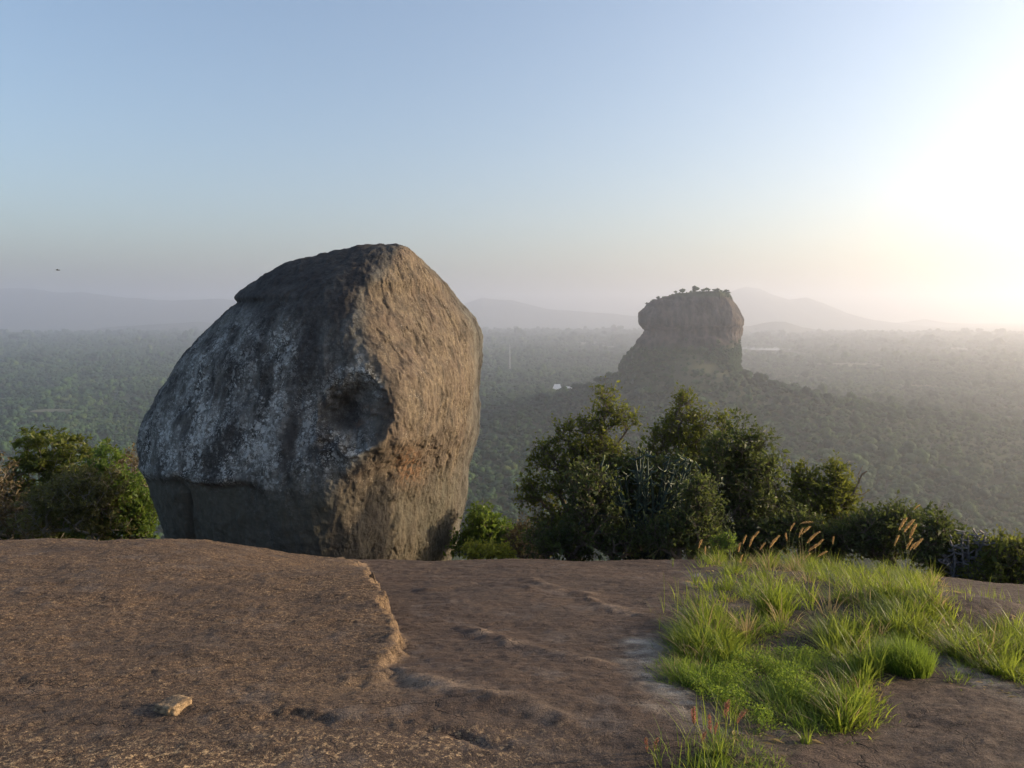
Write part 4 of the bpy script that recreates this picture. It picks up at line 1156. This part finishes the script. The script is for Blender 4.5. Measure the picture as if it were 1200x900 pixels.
# ------------------------------------------------------------------ a bird in the sky
def bird():
    b = np.array(at(67.5, 316.5, 130.0))
    m = simple_material("bird_plumage", (0.03, 0.028, 0.027), (0.06, 0.055, 0.05), 3)
    IV, IF = ico(2)
    body = IV * np.array([0.30, 0.085, 0.085]); body[:, 2] += 0.02 * (IV[:, 0] > 0.5)
    head = IV * 0.075 + np.array([0.30, 0, 0.03])
    tail = np.array([[-0.24, 0.04, 0.01], [-0.24, -0.04, 0.01], [-0.48, -0.10, 0.0], [-0.48, 0.10, 0.0]])
    V = np.concatenate([body, head, tail]); o = len(IV)
    t = thing("bird", "tiny dark bird gliding in the sky above the far left hills", "bird", b)
    t.rotation_euler = (0, 0.1, 0.5)
    link("body", mesh_np("body", V, [np.concatenate([IF, IF + o]), np.array([[2 * o, 2 * o + 1, 2 * o + 2, 2 * o + 3]])], [m]), t)
    for sg in (-1, 1):
        W = []
        for i, (yy, ch, zz) in enumerate([(0.05, 0.22, 0.03), (0.28, 0.22, 0.12), (0.50, 0.17, 0.14), (0.68, 0.06, 0.11)]):
            W += [[0.10 - 0.03 * i, sg * yy, zz], [0.10 - 0.03 * i - ch * 0.5, sg * yy, zz + 0.018], [0.10 - 0.03 * i - ch, sg * yy, zz]]
        link("wing", mesh_np("wing", np.array(W), grid_faces(4, 3), [m]), t)
bird()

# ------------------------------------------------------------------ small stone block on the left slab
def stone_block():
    p = ground_hit(203, 829)
    IV, IF = ico(4)
    s = np.sign(IV) * np.abs(IV) ** 0.45
    s = s / np.max(np.abs(s), axis=0)
    d = 1 + 0.13 * fbm(IV[:, 0] * 1.8, IV[:, 1] * 1.8, IV[:, 2] * 1.8, 4, 0.6)
    V = s * d[:, None] * np.array([0.064, 0.060, 0.036])
    V[:, 0] *= 1 + 0.15 * (V[:, 2] < 0)
    V[:, 2] += -0.006 + 0.14 * V[:, 0] * (V[:, 2] > 0)
    k = NT("stone_block_rock", 0.85)
    c = k.coords(); n = k.noise(c, 55, 5, 0.7); n2 = k.noise(c, 16, 4)
    col = k.mix(k.ramp(n2, [(0.35, 0.0), (0.6, 1.0)]), (0.10, 0.068, 0.045), (0.30, 0.21, 0.12))
    k.color(k.mix(1.0, col, k.ramp(n, [(0.35, 0.5), (0.6, 1.2)]), 'MULTIPLY')); k.normal(k.bump(n, 0.012, 1.0))
    o = link("stone_block", mesh_np("stone_block", V, IF, [k.m]), None, "small square tan stone block sitting low on the left rock slab", "stone", loc=p)
    o.rotation_euler = (0, 0, -0.45)
stone_block()

# ------------------------------------------------------------------ grass
GM = leaf_material("grass_blade", (0.020, 0.040, 0.008), (0.070, 0.130, 0.016), (0.23, 0.27, 0.034), 0.58, 0.45)
GF = leaf_material("grass_fine", (0.028, 0.060, 0.010), (0.085, 0.160, 0.018), (0.20, 0.26, 0.036), 0.55, 0.5)
GW = leaf_material("grass_straw", (0.12, 0.09, 0.045), (0.24, 0.18, 0.085), (0.36, 0.28, 0.14), 0.4, 0.6)
def blades(P, h, wdt, lean, r, nseg=4, curl=0.5, away=None):
    n = len(P)
    a = r.uniform(0, 2 * np.pi, n)
    if away is not None: a = np.arctan2(away[:, 1], away[:, 0]) + r.normal(0, 0.55, n)
    ld = np.stack([np.cos(a), np.sin(a), np.zeros(n)], -1) + np.array([-0.25, 0.0, 0])
    sd = np.stack([-np.sin(a + r.normal(0, .5, n)), np.cos(a), np.zeros(n)], -1)
    sd /= np.linalg.norm(sd, axis=1)[:, None]
    rows = []
    for i in range(nseg + 1):
        f = i / nseg
        c = P + ld * (lean * h * (0.35 * f + 0.65 * f ** 2))[:, None] + np.array([0, 0, 1.0]) * (h * (f - curl * lean * f ** 2.4 * 0.55))[:, None]
        w = wdt * (1 - f ** 1.6) * (0.55 + 0.45 * min(1, f * 4)) + 0.0002
        rows.append(c - sd * w[:, None]); rows.append(c + sd * w[:, None])
    V = np.stack(rows, 1)                              # n, 2*(nseg+1), 3
    k = 2 * (nseg + 1)
    o = (np.arange(n) * k)[:, None, None]
    q = np.array([[2 * i, 2 * i + 1, 2 * i + 3, 2 * i + 2] for i in range(nseg)])[None]
    return V.reshape(-1, 3), (o + q).reshape(-1, 4), k

def build_grass():
    r = np.random.default_rng(77)
    for gname, mat, kinds in (("long_grass", GM, ('tall', 'wiry')), ("fine_grass", GF, ('fine',)), ("dead_grass", GW, ('tall', 'fine'))):
        AV, AF, AT, o = [], [], [], 0
        for poly, n, (h0, h1), kind in GRASS:
            if kind not in kinds: continue
            nn = n if gname != "dead_grass" else int(n * (0.13 if kind == 'tall' else 0.06))
            pu = np.array(poly, float)
            # candidate roots over the patch's extent on the rock
            g = np.array([ground_hit(u, v) for u, v in poly])
            lo, hi = g.min(0), g.max(0)
            per = dict(tall=30, fine=42, wiry=2)[kind]
            nt = max(4, nn // per); C = []; tot = 0
            for _ in range(60):
                X = r.uniform(lo[0] - .05, hi[0] + .05, nt * 2); Y = r.uniform(lo[1] - .05, min(hi[1] + .05, 9.0), nt * 2)
                U, W = project(np.stack([X, Y, rock_height(X, Y, False)], -1))
                ok = in_poly(U, W, poly)
                cl = fbm(X * 3.2, Y * 3.2, 1.7, 3)               # clumps and gaps
                ok &= r.random(len(X)) < (sstep(-0.45, 0.25, cl) if kind != 'wiry' else 1.0)
                bare = (((U - 925) / 40) ** 2 + ((W - 757) / 14) ** 2 < 1) | (((U - 1000) / 36) ** 2 + ((W - 727) / 9) ** 2 < 1) | (((U - 860) / 26) ** 2 + ((W - 722) / 7) ** 2 < 1)
                ok &= ~bare | (r.random(len(X)) < 0.05)
                C.append(np.stack([X, Y, cl], -1)[ok]); tot += ok.sum()
                if tot > nt: break
            C = np.concatenate(C)[:nt]
            tr_ = r.uniform(0.018, 0.055, len(C)) * (1.0 if kind == 'tall' else 1.25)
            th_ = np.clip(r.normal(0.85, 0.28, len(C)) + 0.35 * np.clip(C[:, 2], -0.5, 0.8), 0.3, 1.5)
            tt_ = r.normal(0, 0.22, len(C)) + 0.25 * C[:, 2]
            q = r.integers(0, len(C), nn)
            ang = r.uniform(0, 2 * np.pi, nn); rd = np.sqrt(r.random(nn)) * np.where(r.random(nn) < 0.45, 2.6, 1.0)
            off = np.stack([np.cos(ang), np.sin(ang)], -1) * rd[:, None]
            X = C[q, 0] + off[:, 0] * tr_[q]; Y = C[q, 1] + off[:, 1] * tr_[q]
            m = nn
            P = np.stack([X, Y, rock_height(X, Y, False) - 0.012], -1)
            h = r.uniform(h0, h1, m) * th_[q] * (1.1 - 0.30 * np.minimum(rd, 1.6))
            if kind == 'tall': w = r.uniform(0.0018, 0.0040, m); lean = r.uniform(0.1, 0.5, m) + 0.5 * np.minimum(rd, 1.2)
            elif kind == 'fine': w = r.uniform(0.0011, 0.0022, m); lean = r.uniform(0.1, 0.6, m) + 0.5 * np.minimum(rd, 1.2)
            else: w = r.uniform(0.0010, 0.0018, m); lean = r.uniform(0.1, 0.6, m)
            V, Fc, k = blades(P, h, w, lean, r, 4 if kind != 'fine' else 3, 0.5, off)
            AV.append(V); AF.append(Fc + o); o += len(V)
            t = np.clip(0.46 + tt_[q] + r.normal(0, 0.16, m), 0, 1)
            AT.append(np.repeat(t, k))
        me = mesh_np(gname, np.concatenate(AV), np.concatenate(AF), [mat], dict(tint=np.concatenate(AT)))
        link(gname, me, kind='stuff')
build_grass()

def build_herb():
    # creeping small-leaved herb among the fine grass
    r = np.random.default_rng(83)
    poly = [(800, 760), (840, 740), (925, 750), (1000, 790), (1015, 835), (950, 866), (880, 862), (835, 835), (800, 800)]
    g = np.array([ground_hit(u, v) for u, v in poly]); lo, hi = g.min(0), g.max(0)
    n = 60000
    X = r.uniform(lo[0], hi[0], n); Y = r.uniform(lo[1], hi[1], n)
    Z = rock_height(X, Y, False)
    U, W = project(np.stack([X, Y, Z], -1))
    cl = fbm(X * 4.1, Y * 4.1, 6.7, 3)
    ok = in_poly(U, W, poly) & (r.random(n) < sstep(-0.05, 0.35, cl)) & ~(((U - 925) / 40) ** 2 + ((W - 757) / 14) ** 2 < 1)
    P = np.stack([X, Y, Z + r.uniform(0.0, 0.075, n) * (0.6 + np.clip(cl, -0.3, 0.8))], -1)[ok]
    m = len(P)
    L = r.uniform(0.006, 0.014, m)
    V, Fc = leaves(P, r.normal(size=(m, 3)) + np.array([0, 0, 0.3]), L, L * 0.3, r)
    link("creeping_herb", mesh_np("creeping_herb", V, Fc, [GF], dict(tint=np.repeat(np.clip(r.normal(.6, .22, m), 0, 1), 4)), smooth=False), kind='stuff')
build_herb()

def build_litter():
    # dead straw and fallen leaves lying flat around the tufts
    r = np.random.default_rng(91)
    poly = [(770, 780), (795, 700), (835, 650), (1060, 645), (1115, 690), (1240, 745), (1240, 830), (1120, 800), (1030, 800), (1030, 850), (960, 880), (920, 915), (780, 915), (850, 850)]
    g = np.array([ground_hit(u, v) for u, v in poly]); lo, hi = g.min(0), g.max(0)
    n = 16000
    X = r.uniform(lo[0], hi[0], n); Y = r.uniform(lo[1], min(hi[1], 8.6), n)
    Z = rock_height(X, Y)
    U, W = project(np.stack([X, Y, Z], -1))
    ok = in_poly(U, W, poly) & (r.random(n) < sstep(-0.3, 0.4, fbm(X * 4, Y * 4, 3.9, 3)))
    P = np.stack([X, Y, Z + r.uniform(0.002, 0.012, n)], -1)[ok]
    m = len(P)
    D = np.stack([r.normal(size=m), r.normal(size=m), r.normal(0, 0.10, m)], -1)
    L = np.minimum(np.exp(r.normal(-3.3, 0.5, m)), 0.055)
    V, Fc = leaves(P, D, L, np.maximum(0.0012, L * r.uniform(0.03, 0.11, m)), r)
    link("grass_litter", mesh_np("grass_litter", V, Fc, [GW], dict(tint=np.repeat(np.clip(r.normal(.4, .25, m), 0, 1), 4)), smooth=False), kind='stuff')
build_litter()

def tussock(name, label, u, v, rad, n, h, seed, mat, w=(0.0010, 0.002)):
    r = np.random.default_rng(seed)
    p = ground_hit(u, v)
    a = r.uniform(0, 2 * np.pi, n); q = rad * np.sqrt(r.uniform(0, 1, n))
    X, Y = p[0] + np.cos(a) * q, p[1] + np.sin(a) * q
    P = np.stack([X, Y, rock_height(X, Y, False) - 0.01], -1) - p
    hh = h * r.uniform(0.6, 1.1, n) * (1.15 - 0.5 * q / rad)
    V, Fc, k = blades(P, hh, r.uniform(w[0], w[1], n), r.uniform(0.15, 0.8, n), r, 4)
    t = np.clip(r.normal(0.5, 0.2, n), 0, 1)
    link(name, mesh_np(name, V, Fc, [mat], dict(tint=np.repeat(t, k))), None, label, "grass tuft", loc=p)
tussock("grass_tussock", "rounded soft green grass tussock at the edge of the bare rock on the right", 1058, 786, 0.13, 2600, 0.20, 301, GF)
tussock("grass_tussock", "broad-bladed light green tuft at the lower edge of the fine grass", 945, 874, 0.02, 16, 0.10, 302, GM, (0.003, 0.005))
tussock("grass_tussock", "arching tuft of long blades beside the rounded tussock", 1020, 792, 0.06, 110, 0.26, 303, GM, (0.002, 0.004))
tussock("grass_tussock", "upright tuft of tall blades in the middle of the far grass", 905, 722, 0.10, 260, 0.34, 304, GM, (0.002, 0.004))

# ------------------------------------------------------------------ foxtail and red-plumed grasses
FOX = leaf_material("foxtail_bristles", (0.26, 0.15, 0.05), (0.44, 0.28, 0.11), (0.60, 0.44, 0.22), 0.5, 0.6)
RED = leaf_material("red_plume", (0.22, 0.075, 0.05), (0.34, 0.135, 0.095), (0.44, 0.22, 0.15), 0.35, 0.6)
STEM = leaf_material("grass_stem", (0.10, 0.12, 0.03), (0.17, 0.18, 0.05), (0.24, 0.22, 0.08), 0.3, 0.6)
def plumed(name, label, group, head_uv, tilt, hlen, Y, base_uv, mat, seed, spread, nb):
    r = np.random.default_rng(seed)
    c = at(head_uv[0], head_uv[1], Y)
    bx = at(base_uv[0], base_uv[1], Y)[0]
    by = Y + r.normal(0, 0.08)
    base = np.array([bx, by, float(rock_height(np.array(bx), np.array(by), False)) - 0.01])
    t = thing(name, label, "grass", base, group)
    ax = np.array([math.sin(tilt), r.normal(0, 0.15), math.cos(tilt)]); ax /= np.linalg.norm(ax)
    h0 = c - ax * hlen / 2 - base; h1 = c + ax * hlen / 2 - base
    f = np.linspace(0, 1, 9)[:, None]
    ctrl = np.array([h0[0] * 0.35, h0[1] * 0.3, h0[2] * 0.75])
    path = (1 - f) ** 2 * np.zeros(3) + 2 * f * (1 - f) * ctrl + f ** 2 * h0
    hp = [h0 + (h1 - h0) * s + np.array([0.12, 0, -0.10]) * hlen * s * s for s in np.linspace(0, 1, 7)]
    allp = list(path) + hp[1:]
    segs = [np.concatenate([a, b, [0.0017, 0.0014]]) for a, b in zip(allp[:-1], allp[1:])]
    V, Fc = tubes(segs, 4)
    link("stem", mesh_np("stem", V, Fc, [STEM], dict(tint=np.full(len(V), 0.5))), t)
    hp = np.array(hp)
    s = r.uniform(0, 1, nb)
    i = np.minimum((s * 6).astype(int), 5); g = (s * 6 - i)[:, None]
    P = hp[i] * (1 - g) + hp[i + 1] * g
    D = r.normal(size=(nb, 3)); D -= (D @ ax)[:, None] * ax; D /= np.linalg.norm(D, axis=1)[:, None]
    D = D * spread + ax * (1.15 - 0.5 * spread)
    env = np.sin(np.pi * np.clip(s * 0.86 + 0.10, 0, 1)) ** 0.6
    L = hlen * 0.20 * env * r.uniform(0.7, 1.2, nb)
    V, Fc = leaves(P, D, L, L * 0.13, r, 0.05)
    link("seed_head", mesh_np("seed_head", V, Fc, [mat], dict(tint=np.repeat(np.clip(r.normal(.5, .22, nb), 0, 1), 4)), smooth=False), t)
    # a narrow leaf at the foot of the stem
    V, Fc, k = blades(np.zeros((3, 3)), np.full(3, max(0.10, 0.5 * h0[2])), np.full(3, 0.0028), r.uniform(0.3, 0.8, 3), r, 4)
    link("leaf", mesh_np("leaf", V, Fc, [GM], dict(tint=np.full(len(V), 0.55))), t)

fox = [(820, 637, 0.1, .10), (826, 645, -0.1, .09), (866, 641, 0.0, .10), (872, 632, 0.15, .10), (880, 634, 0.3, .11), (884, 628, 0.45, .11), (868, 655, 0.2, .09), (893, 640, 0.5, .09),
       (905, 636, 0.25, .12), (909, 632, 0.45, .10), (921, 629, -0.25, .09), (928, 617, 0.35, .08), (944, 612, 1.25, .10), (938, 624, 0.2, .10), (944, 621, 0.6, .10), (950, 631, 0.55, .12), (954, 627, 0.7, .11), (953, 641, 0.75, .12), (960, 636, 0.6, .10),
       (963, 649, 0.8, .09), (945, 652, 0.7, .09), (976, 633, 0.05, .08), (1057, 614, 0.4, .13), (1064, 616, 0.5, .15), (1069, 622, 0.3, .14), (1050, 633, 0.3, .11), (1065, 637, 0.3, .12), (1069, 640, 0.25, .10), (1075, 637, 0.6, .12), (1074, 594, 0.7, .07)]
fox.sort(key=lambda q: q[0])
ORDW = ["first", "second", "third", "fourth", "fifth", "sixth", "seventh", "eighth", "ninth", "tenth", "eleventh", "twelfth", "thirteenth", "fourteenth", "fifteenth", "sixteenth"]
fox_cl = [[q for q in fox if q[0] < 898], [q for q in fox if 898 <= q[0] < 1000], [q for q in fox if q[0] >= 1000]]
for i, (u, v, tl, hl) in enumerate(fox):
    ci = 0 if u < 898 else (1 if u < 1000 else 2)
    lab = "golden foxtail stalk, %s from the left in the %s cluster behind the grass" % (ORDW[fox_cl[ci].index((u, v, tl, hl))], ("left", "middle", "right-hand")[ci]); g = "foxtail grasses at the back of the grass patch"
    plumed("foxtail_grass", lab, g, (u, v), tl, hl * 1.15, 7.4 + 0.35 * math.sin(i * 2.1), (u - 4 - 10 * tl, v + 60), FOX, 400 + i, 0.55, 170)
plumed("foxtail_grass", "lone short foxtail stalk leaning over the bare slab left of the grass", None, (773, 667), -0.6, 0.10, 7.0, (786, 690), FOX, 440, 0.55, 140)
red = sorted([(851, 829, 0.05, .075, 858, 880), (868, 839, 0.55, .065, 850, 890), (831, 847, -0.1, .07, 840, 890), (812, 838, -0.2, .085, 830, 895), (824, 863, 0.2, .05, 832, 895), (757, 872, -0.2, .06, 775, 910), (768, 871, 0.1, .06, 776, 912), (838, 853, 0.1, .05, 842, 893)])
for i, (u, v, tl, hl, bu, bv) in enumerate(red):
    plumed("red_plume_grass", "grass stalk with a loose reddish pink plume in front of the grass, %s from the left" % ORDW[i], "red plumed grasses in front of the grass patch", (u, v), tl, hl, 2.60 + 0.05 * (i % 3), (bu, bv), RED, 460 + i, 0.8, 110)

# ------------------------------------------------------------------ haze
def haze():
    V, Fc = box(-17500, 17500, -17500, 17500, PLAIN - 25, HAZE_TOP)
    m = bpy.data.materials.new("haze_air"); m.use_nodes = True
    nt = m.node_tree; nt.nodes.remove(nt.nodes["Principled BSDF"])
    pv = nt.nodes.new("ShaderNodeVolumePrincipled")
    pv.inputs["Color"].default_value = HAZE_COLOR
    pv.inputs["Density"].default_value = HAZE_DENSITY
    pv.inputs["Anisotropy"].default_value = HAZE_ANISO
    nt.links.new(pv.outputs[0], nt.nodes["Material Output"].inputs["Volume"])
    link("haze", mesh_np("haze", V, Fc, [m], smooth=False), kind='stuff')
haze()
